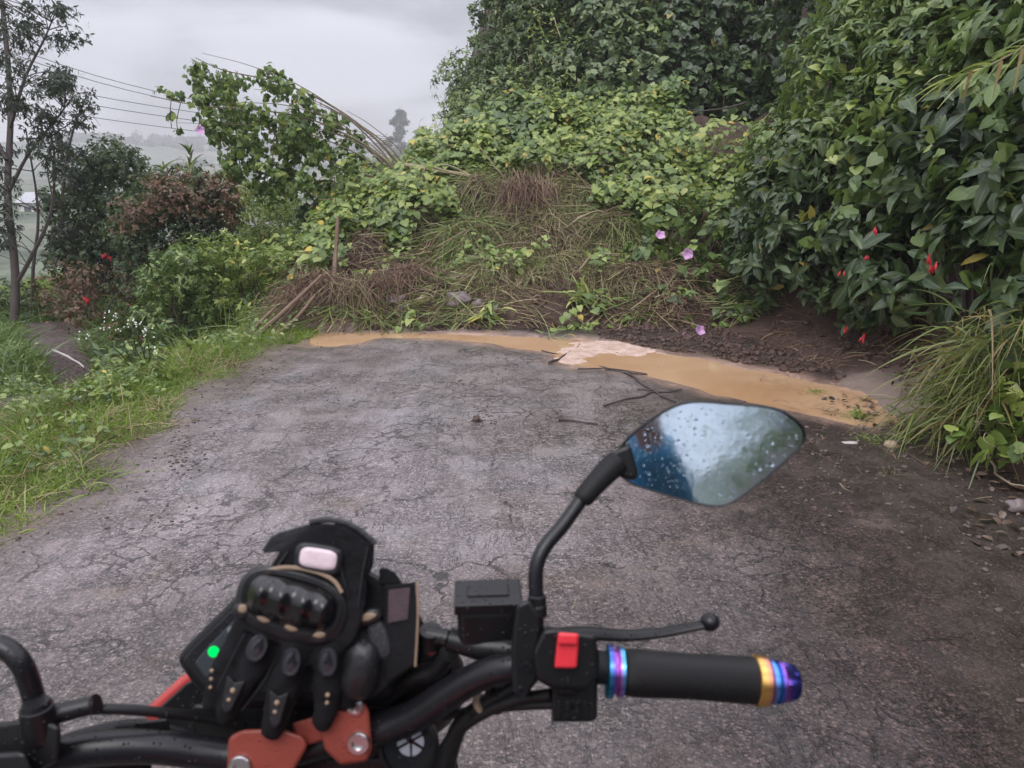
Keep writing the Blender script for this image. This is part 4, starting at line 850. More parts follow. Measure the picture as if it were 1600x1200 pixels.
stick('straw', 'thin straw on the asphalt above the brake lever', g([(893, 952), (899, 940), (905, 928)], .01), .0015, PALE)
stick('curved_branch', 'thin curved pale branch in the debris at the right edge', g([(1543, 718), (1550, 745), (1572, 765), (1600, 772)], .05), .008, PALE, 'branch')
CLOD = plain('dirt_clod', (.075, .05, .04), .85, bump=1, bscale=60, var=.5)
o = mk('dirt_clod', *blob((0, 0, 0), .028, 3, 3, .7, 2.5, (1, 1, .8)), CLOD); o.location = tuple(onr(745, 659, .010)); tag(o, 'dark clod of dirt standing alone in the middle of the road', 'clod')
gs = []
rs = random.Random(5)
def crumbs(cx, cy, sx, sy, n, r0=.003, r1=.012):
    for _ in range(n):
        c = KG(rs.gauss(cx, sx), rs.gauss(cy, sy), .02); c[2] = min(.05, c[2]); c[2] = .02 + (fbm(np.array([c[0]]), np.array([c[1]]), .9, 51)[0] - .5) * .022; r_ = rs.uniform(r0, r1); b = box(c, (r_ * rs.uniform(1, 2.5), r_ * rs.uniform(1, 2), r_ * rs.uniform(.5, 1)), Matrix.Rotation(rs.uniform(0, 3), 3, 'Z')); gs.append((b[0], b[1]))
crumbs(765, 655, 14, 10, 34, .002, .009); crumbs(758, 635, 8, 14, 14, .002, .008); crumbs(722, 600, 3, 2, 5); crumbs(550, 585, 30, 4, 26, .002, .009); crumbs(545, 620, 34, 12, 24, .002, .009); crumbs(290, 710, 18, 25, 90, .002, .010); crumbs(240, 800, 60, 20, 40, .003, .009); crumbs(620, 560, 200, 25, 60, .002, .007); crumbs(660, 800, 260, 130, 160, .0012, .0045)
o = part('dirt_crumbs', gs, CLOD, smooth=False); tag(o, kind='stuff')
# flat litter in the wet ditch on the right
n = 900; X = RNG.uniform(1.95, 3.3, n); Y = RNG.uniform(2.3, 5.2, n); kx = (X > 2.2 + (fbm(X, Y, 2, 12) - .5) * 1.3); X, Y = X[kx], Y[kx]; n = len(X)
P = np.stack([X, Y, np.maximum(road_h(X, Y), -.01) + .004 + RNG.random(n) * .015 + np.clip(H(X, Y) + .08, 0, .3) * (X > 2.75)], -1); Dd = rdir(n); Dd[:, 2] *= .15; Nn = np.tile([0, 0, 1.0], (n, 1)) + rdir(n) * .3
LITT = leaf_mat('litter', G1((.018, .012, .01), (.05, .03, .022), (.10, .06, .045), (.2, .14, .11)) + [(1, (.45, .2, .08))], .3, 0, False)
V, Fa, Lf = leaves(P, Dd, Nn, RNG.uniform(.02, .07, n), 'ovate', 1.2); tag(mk('leaf_litter', V, Fa, LITT, lf=Lf), kind='stuff')
n = 500; X = RNG.uniform(1.5, 3.2, n); Y = RNG.uniform(2.2, 6.0, n); kx = (X > 2.0 + (fbm(X, Y, 1.5, 14) - .5) * 1.5); X, Y = X[kx], Y[kx]; n = len(X)
P = np.stack([X, Y, np.maximum(road_h(X, Y), -.01) + .003 + RNG.random(n) * .01], -1); Dd = rdir(n); Dd[:, 2] *= .04; V, Fa, Lf = ribbons(P, Dd, RNG.uniform(.03, .22, n), RNG.uniform(.002, .006, n), .02, 3, up=np.tile([0, 0, 1.0], (n, 1)), curl=rdir(n) * [.3, .3, 0]); tag(mk('twig_litter', V, Fa, ROOTM, lf=Lf), kind='stuff')

# ---------------- plants at the right foot of the bank
def tuft(name, label, c, n, ln, wd, mat, lean=.6, bias=(0, 0, 0), droop=(.3, 1.0), spread=.1, cat_='grass tuft', group=None):
    c = np.array(c, float); root_ = None
    P = c + np.stack([RNG.normal(0, spread, n), RNG.normal(0, spread, n), np.zeros(n)], -1); D = nrm(np.stack([RNG.normal(0, lean, n), RNG.normal(0, lean, n), np.ones(n)], -1) + np.array(bias))
    cu = np.stack([D[:, 0], D[:, 1], np.zeros(n)], -1) * .6
    V, Fa, Lf = ribbons(P, D, RNG.uniform(ln * .4, ln, n), RNG.uniform(wd * .6, wd, n), RNG.uniform(*droop, n), 5, curl=cu)
    o = mk(name, V - c, Fa, mat, lf=Lf); o.location = tuple(c); return tag(o, label, cat_, group)
LG = leaf_mat('arching_grass', G1((.06, .10, .02), (.12, .17, .035), (.19, .23, .06), (.28, .28, .11), (.25, .14, .06)) + [(1, (.4, .3, .14))], .42, .3, False)
root = empty('grass_clump', K(1530, 640, 4.3), 'big clump of long arching yellow-green grass at the foot of the bank on the right', 'grass clump')
for (px, py, d_, n) in ((1500, 595, 4.5, 210), (1560, 560, 4.2, 190), (1475, 640, 4.35, 170), (1540, 630, 4.1, 150), (1590, 520, 4.0, 100), (1520, 545, 4.4, 120)):
    c = K(px, py, d_); P = c + RNG.normal(0, .10, (n, 3)); D = nrm(np.stack([RNG.normal(-.45, .65, n), RNG.normal(-.35, .5, n), RNG.uniform(-.2, 1.1, n)], -1)); cu = np.stack([D[:, 0], D[:, 1], np.zeros(n)], -1) * .5
    V, Fa, Lf = ribbons(P, D, RNG.uniform(.10, .36, n), RNG.uniform(.006, .015, n), RNG.uniform(.3, 1.4, n), 5, curl=cu); mk('blades', V, Fa, LG, root, lf=Lf)
shrub('round_leaved_creeper', 'creeper with round light green leaves in front of the arching grass at the right edge', 'creeper',
      [(K(x, y, d_), r_) for x, y, d_, r_ in [(1590, 640, 3.75, .13), (1545, 665, 3.8, .11), (1500, 680, 3.9, .08), (1600, 690, 3.7, .12), (1610, 600, 3.8, .15), (1560, 700, 3.7, .07)]], 420, .085, L_LIGHT, 'heart', base=K(1600, 720, 3.8), rosette=3, stem=.004, smat=PALE)
for (px, py, n, ln, lab) in ((1338, 650, 70, .13, 'bright green grass tuft at the tip of the muddy water'), (1362, 692, 80, .12, 'low green tuft beside the pale scrap on the wet ground'), (1272, 612, 40, .09, 'tiny tuft standing in the muddy water'),
                             (1385, 742, 50, .10, 'yellowish tuft on the wet asphalt edge'), (1415, 690, 60, .16, 'straggly tuft just left of the arching grass'), (1300, 645, 40, .1, 'brownish tuft on the near shore of the muddy water')):
    tuft('grass_tuft', lab, KG(px, py, .0), n, ln, .006, GRASS if 'yellow' not in lab and 'brown' not in lab else STRAW, spread=.035)
o = mk('paper_scrap', *blob((0, 0, 0), .03, 5, 2, .5, 3, (1.6, .8, .25)), plain('dirty_paper', (.38, .36, .34), .7, bump=.8, bscale=80, var=.4)); o.location = tuple(KG(1328, 692, .02)); tag(o, 'crumpled whitish scrap on the ground beside the green tuft', 'litter')
root = empty('reed', K(1660, 25, 3.1), 'pale reed with long narrow leaves hanging in from the upper right edge', 'reed')
sp_ = spline([K(1660, 25, 3.1), K(1600, 72, 3.1), (K(1540, 105, 3.1)), K(1490, 122, 3.1)], 6); part('stalk', tube(sp_, [.006 - .004 * i / (len(sp_) - 1) for i in range(len(sp_))], 6), PALE, root)
n = 44; idx = RNG.integers(0, len(sp_), n); P = np.array(sp_)[idx]; D = np.stack([RNG.normal(-1, .25, n), RNG.normal(-.1, .25, n), RNG.normal(-.25, .3, n)], -1)
V, Fa, Lf = ribbons(P, D, RNG.uniform(.08, .22, n), RNG.uniform(.006, .012, n), RNG.uniform(.1, .6, n), 5); mk('blades', V, Fa, L_LIGHT, root, lf=Lf)
P = np.array([K(1565, 95, 3.08), K(1518, 110, 3.08), K(1598, 75, 3.08), K(1475, 128, 3.08)]); D = np.array([[-.1, 0, -1.], [-.15, 0, -1.], [-.05, 0, -1.], [-.5, 0, -1.]])
for q_ in range(4):
    V, Fa, Lf = ribbons(P[q_:q_+1], D[q_:q_+1], np.array([(.13, .12, .16, .07)[q_]]), .014, .1, 5, up=np.array([[.2, 1., 0]]), rnd=np.array([(.99, .97, 1., .6)[q_]])); mk('drooping_blade', V, Fa, LG, root, lf=Lf)
# weeds on the verge
root = empty('flowering_weed', KY(230, 600, 6.0), 'leggy weed with small white flowers on the verge at left', 'weed')
b0 = np.array(root.location); gs = []; fl = []
for px, py in [(172, 495), (182, 490), (205, 500), (215, 505), (225, 515), (235, 520), (240, 545), (130, 520), (160, 510), (190, 515)]:
    tip = K(px, py, 5.7 + random.uniform(-.3, .3)); gs.append(tube([b0 + [random.uniform(-.1, .1), 0, 0], (b0 + tip) / 2 + [random.uniform(-.05, .05), 0, .05], tip], [.006, .005, .003], 5, sm=4))
    for _ in range(5): fl.append(lathe(tip + np.array([random.gauss(0, .025), random.gauss(0, .02), random.gauss(0, .025)]), (random.gauss(0, .5), -1, .6), [(0, .002), (.004, .007), (.006, .005)], 5))
part('stems', gs, L_MID, root)
for f_ in fl: part('flower', f_, WHT, root)
n = 160; t = RNG.random(n); P = b0 + np.stack([RNG.normal(-.1, .15, n), RNG.normal(0, .1, n), RNG.uniform(0, .35, n)], -1)
V, Fa, Lf = leaves(P, rdir(n) * [1, 1, .5], np.tile([0, -.4, 1.], (n, 1)) + rdir(n) * .4, RNG.uniform(.05, .11, n), 'ovate'); mk('leaves', V, Fa, L_MID, root, lf=Lf)
for k_, (px, py, y_, r_, lab) in enumerate([(160, 640, 4.9, .16, 'bushy nettle-like weed in the middle of the left verge'), (230, 610, 5.4, .15, 'leafy weed on the verge just right of the nettle-like weed'), (320, 560, 7.0, .13, 'low broad-leaved weed near the far end of the verge'), (100, 690, 4.3, .12, 'small leafy weed low on the verge near the left edge'),
                                     (290, 600, 6.2, .14, 'pale broad-leaved weed beside the brown grass of the verge'), (190, 590, 5.9, .16, 'weed below the white flowers on the verge')]):
    c = KY(px, py, y_); c[2] = max(c[2], float(H(c[0], c[1])) + r_ * .3)
    shrub('weed', lab, 'weed', [(c, (r_ * 1.3, r_, r_ * .9)), (c + [.1, .05, .02], r_ * .8), (c + [-.12, 0, -.02], r_ * .8)], 900, .055, L_LIGHT, 'ovate', group='leafy weeds on the verge', rosette=6, stem=.004, smat=PALE, wid=1.3)
tuft('grass_tuft', 'brown dry arching grass on the verge by the dark dip', KY(330, 575, 6.3), 90, .5, .006, STRAW, lean=.5, spread=.1)
tuft('grass_tuft', 'tall thin green grass stems on the verge left of the poles', KY(345, 560, 6.8), 30, .75, .005, GRASS, lean=.15, spread=.08, droop=(0, .1))
tuft('grass_tuft', 'coarse dark green tuft leaning over the near left verge', KG(120, 760, 0), 160, .26, .008, GRASS, lean=.7, spread=.12)
# flowers on the shrubs
def flower(name, c, r_, mat, parent, face=None):
    face = (random.uniform(-.6, .6), -1, random.uniform(-.2, .9)) if face is None else face
    pr = [(0, .003), (r_ * .5, r_ * .25), (r_ * .8, r_ * .6), (r_ * .9, r_), (r_ * .86, r_ * .92), (r_ * .6, r_ * .4)]
    g_ = lathe(np.array(c), face, pr, 20); V = np.array(g_[0]); 
    for i in range(2 * 20, 5 * 20):
        k_ = (i % 20); V[i] = c + (V[i] - c) * (1 + .12 * math.cos(k_ * math.pi / 2))
    return part(name, (V, g_[1]), mat, parent, ang=80)
br = bpy.data.objects['bramble_shrub']
for px, py, d_, r_ in ((1030, 370, 8.0, .052), (1076, 397, 8.0, .058), (1090, 518, 7.5, .055), (1070, 528, 7.5, .04)): flower('pink_flower', K(px, py, d_), r_, PINK, br)
for px, py in ((313, 205),): flower('pink_flower', K(px, py, 10.1), .06, PINK, bpy.data.objects['vine_covered_cane_clump'])
def fuchsia(c, s_, parent):
    c = np.array(c); gs = []
    for k_ in range(3):
        o_ = np.array([random.gauss(0, .4), random.gauss(0, .3), random.gauss(0, .3)]) * s_; ax_ = np.array([random.gauss(0, .25), random.gauss(0, .2), -1]); ax_ /= np.linalg.norm(ax_)
        gs.append(lathe(c + o_, ax_, [(0, .08 * s_), (s_ * .5, .12 * s_), (s_ * .8, .26 * s_), (s_ * 1.25, .3 * s_), (s_ * 1.7, .12 * s_), (s_ * 2.0, .02 * s_)], 8))
    return part('red_flower', gs, REDF, parent)
for px, py, d_, s_, lst in ((1450, 400, 4.35, .034, 0), (1456, 412, 4.35, .03, 0), (1367, 352, 5.2, .03, 0), (1315, 424, 5.5, .024, 0), (1322, 512, 5.7, .022, 0), (1350, 523, 5.4, .026, 0), (1356, 398, 5.2, .02, 0), (1497, 516, 4.4, .015, 0)):
    fuchsia(K(px, py, d_), s_, SH1)
rb = [o for o in COL.objects if 'small red flowers' in str(o.get('label'))][0]
for px, py in ((163, 397), (170, 400), (133, 463), (137, 466), (225, 483)): fuchsia(K(px, py, 9.7), .035, rb)

# ------------------------------------------------------------------ far distance
FT = leaf_mat('far_foliage', G1((.03, .045, .03), (.05, .07, .04), (.07, .09, .05), (.1, .12, .07)), .6, .1, False)
for lab, px, top, d_, n in (('tallest hazy eucalyptus far off beyond the slide', 626, 172, 230, 15), ('second hazy far tree, right of the tallest one', 655, 195, 235, 10), ('third hazy far tree, nearest the hillside bush', 672, 205, 226, 8)):
    bpx = K(px, 262, d_); base = K(px, 300, d_); tp = K(px, top, d_); root = empty('far_tree', base, lab, 'tree', 'hazy far trees beyond the slide')
    part('trunk', tube([base, (base + tp) / 2, tp], [.6, .4, .12], 6, sm=3), DBARK, root)
    lb = [(base + (tp - base) * (t_ := random.uniform(.42, .97)) + np.array([random.gauss(0, 1.0) * (1.2 - t_), 0, 0]) * 3, random.uniform(.9, 1.7)) for _ in range(n + 6)]
    V, Fa, Lf = lobes_leaves(lb, 22, .9, 'small', 1, 5, outer=.2); mk('crown', V, Fa, FT, root, lf=Lf)
lb = [(K(random.uniform(590, 700), 258 + random.uniform(-4, 8), 240), random.uniform(1.8, 3.4)) for _ in range(26)] + [(K(random.uniform(80, 720), 268 + random.uniform(-4, 6), 330), random.uniform(2.5, 5)) for _ in range(40)]
V, Fa, Lf = lobes_leaves(lb, 10, 1.4, 'small', 1, 5, outer=.3); tag(mk('far_hedges', V, Fa, FT, lf=Lf), kind='stuff')
P = []; 
for _ in range(260):
    px = random.uniform(60, 760); y_ = 560 + random.uniform(-60, 50); c = KY(px, 240, y_); c[2] = float(H(c[0], c[1])) + 1; P.append((c, random.uniform(2, 5)))
V, Fa, Lf = lobes_leaves(P, 5, 2.2, 'small', 1, 5, outer=.3); tag(mk('far_woodland', V, Fa, FT, lf=Lf), kind='stuff')
WALLW = plain('white_wall', (.7, .7, .68), .7); ROOFG = plain('metal_roof', (.35, .36, .38), .5); WIN = plain('window_glass', (.04, .05, .06), .2)
def house(label, c, w_, h_, dp):
    c = np.array(c, float); root = empty('house', c, label, 'house')
    part('wall', box(c + [0, 0, h_ / 2], (w_, dp, h_)), WALLW, root, False)
    rf = [c + [-w_ * .56, -dp * .6, h_], c + [w_ * .56, -dp * .6, h_], c + [w_ * .56, 0, h_ + dp * .3], c + [-w_ * .56, 0, h_ + dp * .3]]
    rb_ = [c + [-w_ * .56, dp * .6, h_], c + [w_ * .56, dp * .6, h_], rf[2], rf[3]]
    part('roof', [slab(rf, [p - np.array([0, 0, .12]) for p in rf]), slab(rb_, [p - np.array([0, 0, .14]) for p in rb_])], ROOFG, root, False)
    for sx in (-.25, .25): part('window', box(c + [sx * w_, -dp / 2 - .02, h_ * .55], (w_ * .2, .05, h_ * .35)), WIN, root, False)
    part('door', box(c + [0, -dp / 2 - .02, h_ * .35], (w_ * .14, .05, h_ * .7)), DBARK, root, False)
house('white house with a grey roof far down behind the vine curtain', K(441, 309, 62), 2.8, 1.2, 2.6)
house('grey-roofed house in the valley just left of the fallen branch', K(585, 306, 75), 5.5, 1.8, 4)
house('small house in the valley glimpsed between the two left trees', K(75, 342, 90), 4, 2.0, 4)
WIRE = plain('wire', (.03, .03, .035), .6)
for i, (a, b_) in enumerate([((100, 100), (300, 160)), ((100, 110), (300, 168)), ((40, 125), (330, 184)), ((40, 142), (330, 196)), ((-20, 153), (330, 213))]):
    sl = (b_[1] - a[1]) / (b_[0] - a[0]); p = [(-200, a[1] + (-200 - a[0]) * sl * 1.25, 24), ((a[0] + b_[0]) / 2, (a[1] + b_[1]) / 2 + 2, 34), (620, b_[1] + (620 - b_[0]) * sl * .6, 44)]
    o = part('power_line', tube([K(*q) for q in p], .014, 5, sm=8), WIRE)
    tag(o, ['uppermost', 'second from the top', 'middle', 'second from the bottom', 'lowest'][i] + ' of the five thin overhead wires against the sky', 'wire', 'overhead wires')
#COCKPIT
# ------------------------------------------------------------------ motorcycle
def wetblack(name, col, rough, bump=.2, bs=260, coat=0, drops=True, spec=.38):
    m = M(name); v = m.coord(); nn = m.noise(v, 30, 4)
    h = m.noise(v, bs, 3, .6); nr = m.bump(h, bump, .001)
    if drops:
        dv = m.vor(v, 210); dc = m.n('ShaderNodeSeparateColor'); m.l(m.vor(v, 210, 'F1', 'Color'), dc.inputs[0])
        dm = m.math('MULTIPLY', m.ramp(dv, [(.0, 1), (.28, 0)], 'EASE'), m.ramp(dc.outputs[0], [(.6, 0), (.64, 1)])); nr = m.bump(dm, .8, .0018, nr)
        rough = m.mix(m.ramp(dm, [(0, 0), (.2, 1)]), rough, .06)
    c = m.mix(nn, tuple(x * .75 for x in col), tuple(x * 1.35 for x in col))
    m.bsdf(c, rough, 0, spec, nr, coat); return m.m
BLK = wetblack('black_plastic', (.007, .007, .008), .38); BLKM = wetblack('black_paint_metal', (.008, .008, .010), .32)
RUB = wetblack('grip_rubber', (.008, .008, .009), .6, .1, drops=False, spec=.25); HOSE = wetblack('hose_rubber', (.008, .008, .009), .5, .3)
REDP = plain('red_switch', (.68, .035, .05), .35); FAIR = plain('red_fairing', (.42, .045, .04), .3, coat=.4)
ANOD = wetblack('orange_anodised_metal', (.22, .046, .033), .38, .35, 300); SILV = plain('steel', (.55, .55, .56), .28, 1.0); CHR = plain('chrome', (.7, .7, .72), .12, 1.0)
TANP = plain('tan_trim', (.27, .19, .13), .6)
m = M('grip_texture'); v = m.coord((1, 1, 1)); wv = m.n('ShaderNodeTexWave'); wv.wave_type = 'BANDS'; wv.bands_direction = 'DIAGONAL'; wv.inputs['Scale'].default_value = 160; m.l(v, wv.inputs['Vector'])
m.bsdf(m.mix(wv.outputs[1], (.004, .004, .005), (.013, .012, .013)), .52, spec=.3, normal=m.bump(wv.outputs[1], .7, .001)); GRIPM = m.m
def anod(name, stops):
    m = M(name); v = m.n('ShaderNodeTexCoord'); s_ = m.n('ShaderNodeSeparateXYZ'); m.l(v.outputs['Generated'], s_.inputs[0])
    m.bsdf(m.ramp(s_.outputs[0], stops), .22, .9); return m.m
ARING = anod('heat_blued_ring', [(0, (.02, .45, .55)), (.3, (.08, .12, .5)), (.5, (.3, .1, .5)), (.62, (.55, .15, .5)), (.8, (.15, .3, .7)), (1, (.05, .55, .6))])
AGOLD = anod('heat_tinted_gold', [(0, (.75, .42, .12)), (.5, (.85, .5, .15)), (.9, (.6, .2, .2)), (1, (.3, .08, .4))])
ACAP = anod('heat_blued_cap', [(0, (.3, .08, .45)), (.2, (.10, .35, .7)), (.35, (.05, .12, .55)), (.5, (.35, .1, .5)), (.65, (.08, .07, .40)), (1, (.03, .04, .25))])
bike = empty('motorcycle', (-.15, .55, 0), 'black and red motorcycle seen from the saddle, with coloured bar ends and a wet mirror', 'motorcycle')
# bar
barp = [K(*p) for p in [(1236, 1072, .6), (1180, 1068, .6), (975, 1049, .6), (880, 1040, .6), (805, 1041, .603), (750, 1056, .612), (700, 1085, .625), (650, 1118, .64), (600, 1137, .652), (540, 1150, .66), (455, 1172, .665), (380, 1182, .665), (320, 1176, .66), (250, 1168, .65), (170, 1168, .64), (90, 1180, .63), (-30, 1215, .62), (-200, 1270, .61), (-330, 1310, .6)]]
part('handlebar', tube(barp, [.0095, .0095, .0105, .0115, .012, .0125, .0135, .014, .0145, .0145, .0145, .0145, .0145, .014, .0145, .0135, .012, .011, .011], 20, sm=5), BLKM, bike)
ga = K(1240, 1072, .6) - K(960, 1048, .6); ga /= np.linalg.norm(ga)
p0 = K(974, 1050, .6); p1 = K(1177, 1063, .6); GL = np.linalg.norm(p1 - p0); ga = (p1 - p0) / GL
gr = part('grip', lathe(p0, ga, [(0, .0165), (.002, .0182), (.01, .0190), (GL * .5, .0178), (GL - .01, .0186), (GL, .0188)], 40), GRIPM, bike, ang=50)
part('inner_ring', lathe(p0 - ga * .0145, ga, [(0, .0185), (.0008, .0212), (.005, .0214), (.006, .0175), (.0085, .0172), (.0095, .0200), (.0135, .0202), (.0145, .018)], 40), ARING, gr, ang=40)
part('outer_ring', lathe(p1, ga, [(0, .0188), (.001, .0202), (.0100, .0198), (.011, .018)], 40), AGOLD, gr, ang=40)
cap = lathe(p1 + ga * .011, ga, [(0, .0165), (.001, .0178), (.004, .0178), (.005, .0155), (.0065, .0155), (.0075, .0172), (.011, .0172), (.0125, .0160), (.022, .0142), (.0245, .012), (.025, .004)], 36)
V = np.array(cap[0]); ctr_ = p1 + ga * .011
for i in range(7 * 36, 9 * 36):
    k_ = i % 36; ax_pt = ctr_ + ga * np.dot(V[i] - ctr_, ga); V[i] = ax_pt + (V[i] - ax_pt) * (1 - .10 * (math.cos(k_ / 36 * math.pi * 2 * 8) > 0))
part('bar_end', (V, cap[1]), ACAP, gr, ang=30)
# switch housing
def facing_poly(pts, d0, d1): return slab([K(x, y, d0) for x, y in pts], [K(x, y, d1) for x, y in pts])
sw = part('switch_housing', facing_poly([(848, 984), (868, 982), (932, 992), (936, 1058), (918, 1078), (862, 1076), (838, 1062), (832, 1020)], .578, .63), BLK, bike, bevel=.004)
part('lower_housing', [facing_poly([(862, 1074), (934, 1062), (933, 1125), (920, 1128), (862, 1128)], .592, .625), facing_poly([(868, 1070), (905, 1068), (902, 1086), (872, 1088)], .586, .60)], BLK, sw, bevel=.003)
part('housing_rib', [facing_poly([(870 + 14 * i, 1096), (877 + 14 * i, 1096), (877 + 14 * i, 1124), (870 + 14 * i, 1124)], .589, .595) for i in range(4)], BLK, sw, bevel=.0008)
part('screw', lathe(K(897, 1116, .588), -FW, [(0, .0042), (.002, .0042), (.0022, .0025), (.001, .002)], 16), BLKM, sw)
ks = part('kill_switch', facing_poly([(872, 988), (905, 990), (901, 1044), (866, 1044)], .571, .58), REDP, sw, bevel=.002)
part('rocker_ridge', facing_poly([(873, 990), (904, 991), (902, 1008), (871, 1007)], .566, .573), REDP, ks, bevel=.0018)
part('cable_boot', tube([K(932, 1042, .6), K(952, 1044, .6)], [.0135, .0125], 20), RUB, sw)
# master cylinder
Zv = np.array([0, 0, 1.0]); Yv = np.array([0, 1.0, 0]); BX_ = nrm(RT + np.array([0, .06, .0])); BY_ = np.array([-.06, 1, 0]); 
rcen = K(763, 968, .635)
rs_ = part('brake_reservoir', box(rcen - [0, 0, .003], (.053, .036, .044), [BX_, BY_, Zv]), BLK, bike, bevel=.007, bseg=4)
ld = part('reservoir_lid', [box(rcen + [0, 0, .0225], (.0575, .041, .010), [BX_, BY_, Zv]), box(rcen + [0, 0, .0280], (.036, .016, .003), [BX_, BY_, Zv])], BLK, rs_, bevel=.0045, bseg=4)
part('lid_screw', lathe(rcen + BX_ * .022 + [0, -.008, .0265], Zv, [(0, .003), (.001, .003), (.0011, .0015), (.0, .001)], 12), BLKM, ld)
part('lid_screw', lathe(rcen - BX_ * .022 + [0, .008, .0265], Zv, [(0, .003), (.001, .003), (.0011, .0015), (.0, .001)], 12), BLKM, ld)
part('master_cylinder', [tube([K(700, 998, .63), K(745, 1010, .63), K(830, 1018, .625)], [.0095, .011, .0125], 18), tube([K(668, 992, .635), K(700, 998, .632)], [.0075, .0075], 14), tube([K(673, 984, .633), K(673, 1008, .64)], .010, 14)], BLK, bike)
part('bar_clamp', [facing_poly([(806, 945), (826, 935), (846, 962), (842, 1060), (820, 1092), (800, 1085), (798, 1010)], .585, .628)], BLK, bike, bevel=.004)
for px, py in ((822, 1040), (815, 1078)): part('clamp_bolt', lathe(K(px, py, .583), -FW, [(0, .0045), (.003, .0045), (.0032, .0025), (.0015, .0022)], 14), BLKM, bike)
# brake lever
lv = part('brake_lever', [tube([K(846, 1000, .635), K(880, 993, .64), (K(925, 990, .65)), K(975, 993, .66), K(1030, 989, .665), K(1075, 981, .668), K(1104, 975, .669)], [.012, .0095, .0085, .0075, .0062, .0058, .0055], 14, flat=.62, nref=(0, 0, 1), sm=5)], BLK, bike)
part('lever_ball', blob(K(1109, 972, .669), .0088, 1, 3, 0, 1, (1, 1, .95)), BLKM, lv)
part('lever_pivot', lathe(K(856, 1002, .625) - Zv * .004, Zv, [(0, .010), (.012, .010), (.013, .008)], 20), BLK, lv, ang=40)
# mirror
def planeK(px, py, c, n):
    v_ = FW + RT * ((px - 800) / F) + UP * ((600 - py) / F); return CP + v_ * (np.dot(c - CP, n) / np.dot(v_, n))
mc = K(1118, 708, .665); vi = nrm(mc - CP); ro = nrm(np.array([.045, -.97, .045])); mn = nrm(ro - vi)
def mirror(sideoff, label=None):
    mr = part('mirror', [tube([K(839, 1000, .605), K(838, 940, .605), K(838, 888, .607), K(851, 855, .612), (K(880, 820, .622)), K(910, 778, .634), K(930, 752, .642)], [.0062] * 7, 16, sm=5)], BLKM, bike)
    part('stem_nut', [lathe(K(839, 962, .605), UP, [(0, .0085), (.008, .0085), (.009, .0078), (.016, .0078), (.017, .0065)], 12)], BLK, mr, ang=30)
    part('stem_boot', tube([K(908, 782, .633), K(913, 776, .634), K(930, 756, .640), K(950, 735, .647), K(964, 722, .652)], [.0076, .0090, .0098, .0108, .0112], 20, sm=3), RUB, mr)
    out = [(962, 716), (975, 690), (1004, 664), (1046, 637), (1084, 627), (1140, 630), (1210, 637), (1240, 652), (1256, 668), (1259, 684), (1249, 702), (1200, 746), (1152, 782), (1122, 792), (1080, 786), (1005, 764), (985, 756), (968, 742)]
    O = smooth_closed([planeK(x, y, mc, mn)[:2] for x, y in out], 1, 0) if False else [planeK(x, y, mc, mn) for x, y in out]
    P0 = []; n_ = len(O)
    for i in range(n_):
        a, b, c, d_ = O[i-1], O[i], O[(i+1) % n_], O[(i+2) % n_]
        for j in range(4): t = j / 4; P0.append(.5*((2*b)+(-a+c)*t+(2*a-5*b+4*c-d_)*t*t+(-a+3*b-3*c+d_)*t**3))
    cen = np.mean(P0, 0); V = []; Fc = []; n_ = len(P0)
    rings = [(1.0, .0), (1.005, -.004), (.97, -.012), (.85, -.021), (.55, -.028), (.2, -.030)]
    rim = [(.985, .0012), (.965, .0005), (.955, -.002)]
    for sc, off in rim[::-1] + rings:
        for p in P0: V.append(cen + (p - cen) * sc + mn * off)
    nr_ = len(rim) + len(rings)
    for i in range(nr_ - 1):
        for k in range(n_): k2 = (k + 1) % n_; Fc.append([i*n_+k, i*n_+k2, (i+1)*n_+k2, (i+1)*n_+k])
    Fc.append([(nr_ - 1) * n_ + k for k in range(n_)])
    part('housing', (V, Fc), BLK, mr, ang=50)
    part('housing_neck', facing_poly([(944, 722), (962, 703), (985, 694), (998, 740), (992, 752), (968, 745), (952, 738)], .648, .668), BLK, mr, bevel=.004)
    m = M('mirror_glass'); v = m.coord(); nz = m.noise(v, 30, 3)
    b = m.bsdf(m.mix(nz, (.66, .80, .94), (.76, .88, 1.0)), m.ramp(m.noise(v, 120, 4), [(.3, .035), (.7, .10)]), 1.0, normal=m.bump(m.noise(v, 26, 3), .10, .002))
    gl = part('glass', ([cen + (p - cen) * .962 + mn * .0002 for p in P0], [list(range(n_))]), m.m, mr, False)
    # raindrops
    gs = []; rs = random.Random(4); m2 = M('water_drops'); b = m2.bsdf((.9, .93, .97), .03, link=True); b.inputs['Transmission Weight'].default_value = 1; b.inputs['IOR'].default_value = 1.33
    tries = 0
    ux = nrm(np.cross(mn, [0, 0, 1])); uy = np.cross(ux, mn)
    pl2 = [((p - cen).dot(ux) * .94, (p - cen).dot(uy) * .94) for p in P0]
    while len(gs) < 520:
        a, b_ = rs.uniform(-.1, .1), rs.uniform(-.06, .06)
        if poly_dist(np.array([a]), np.array([b_]), pl2)[0] > -.002: continue
        r_ = min(.0022, .0005 * math.exp(rs.gauss(0, .55))); c = cen + ux * a + uy * b_ + mn * .0003
        bm = bmesh.new(); bmesh.ops.create_uvsphere(bm, u_segments=8, v_segments=6, radius=1)
        VV = []; 
        for vv in bm.verts: q = vv.co; VV.append(c + (ux * q.x + uy * q.y + mn * q.z * .5) * r_)
        gs.append((VV, [[v.index for v in f.verts] for f in bm.faces])); bm.free()
    tag(part('water_drops', gs, m2.m, gl), kind='stuff')
mirror(0)
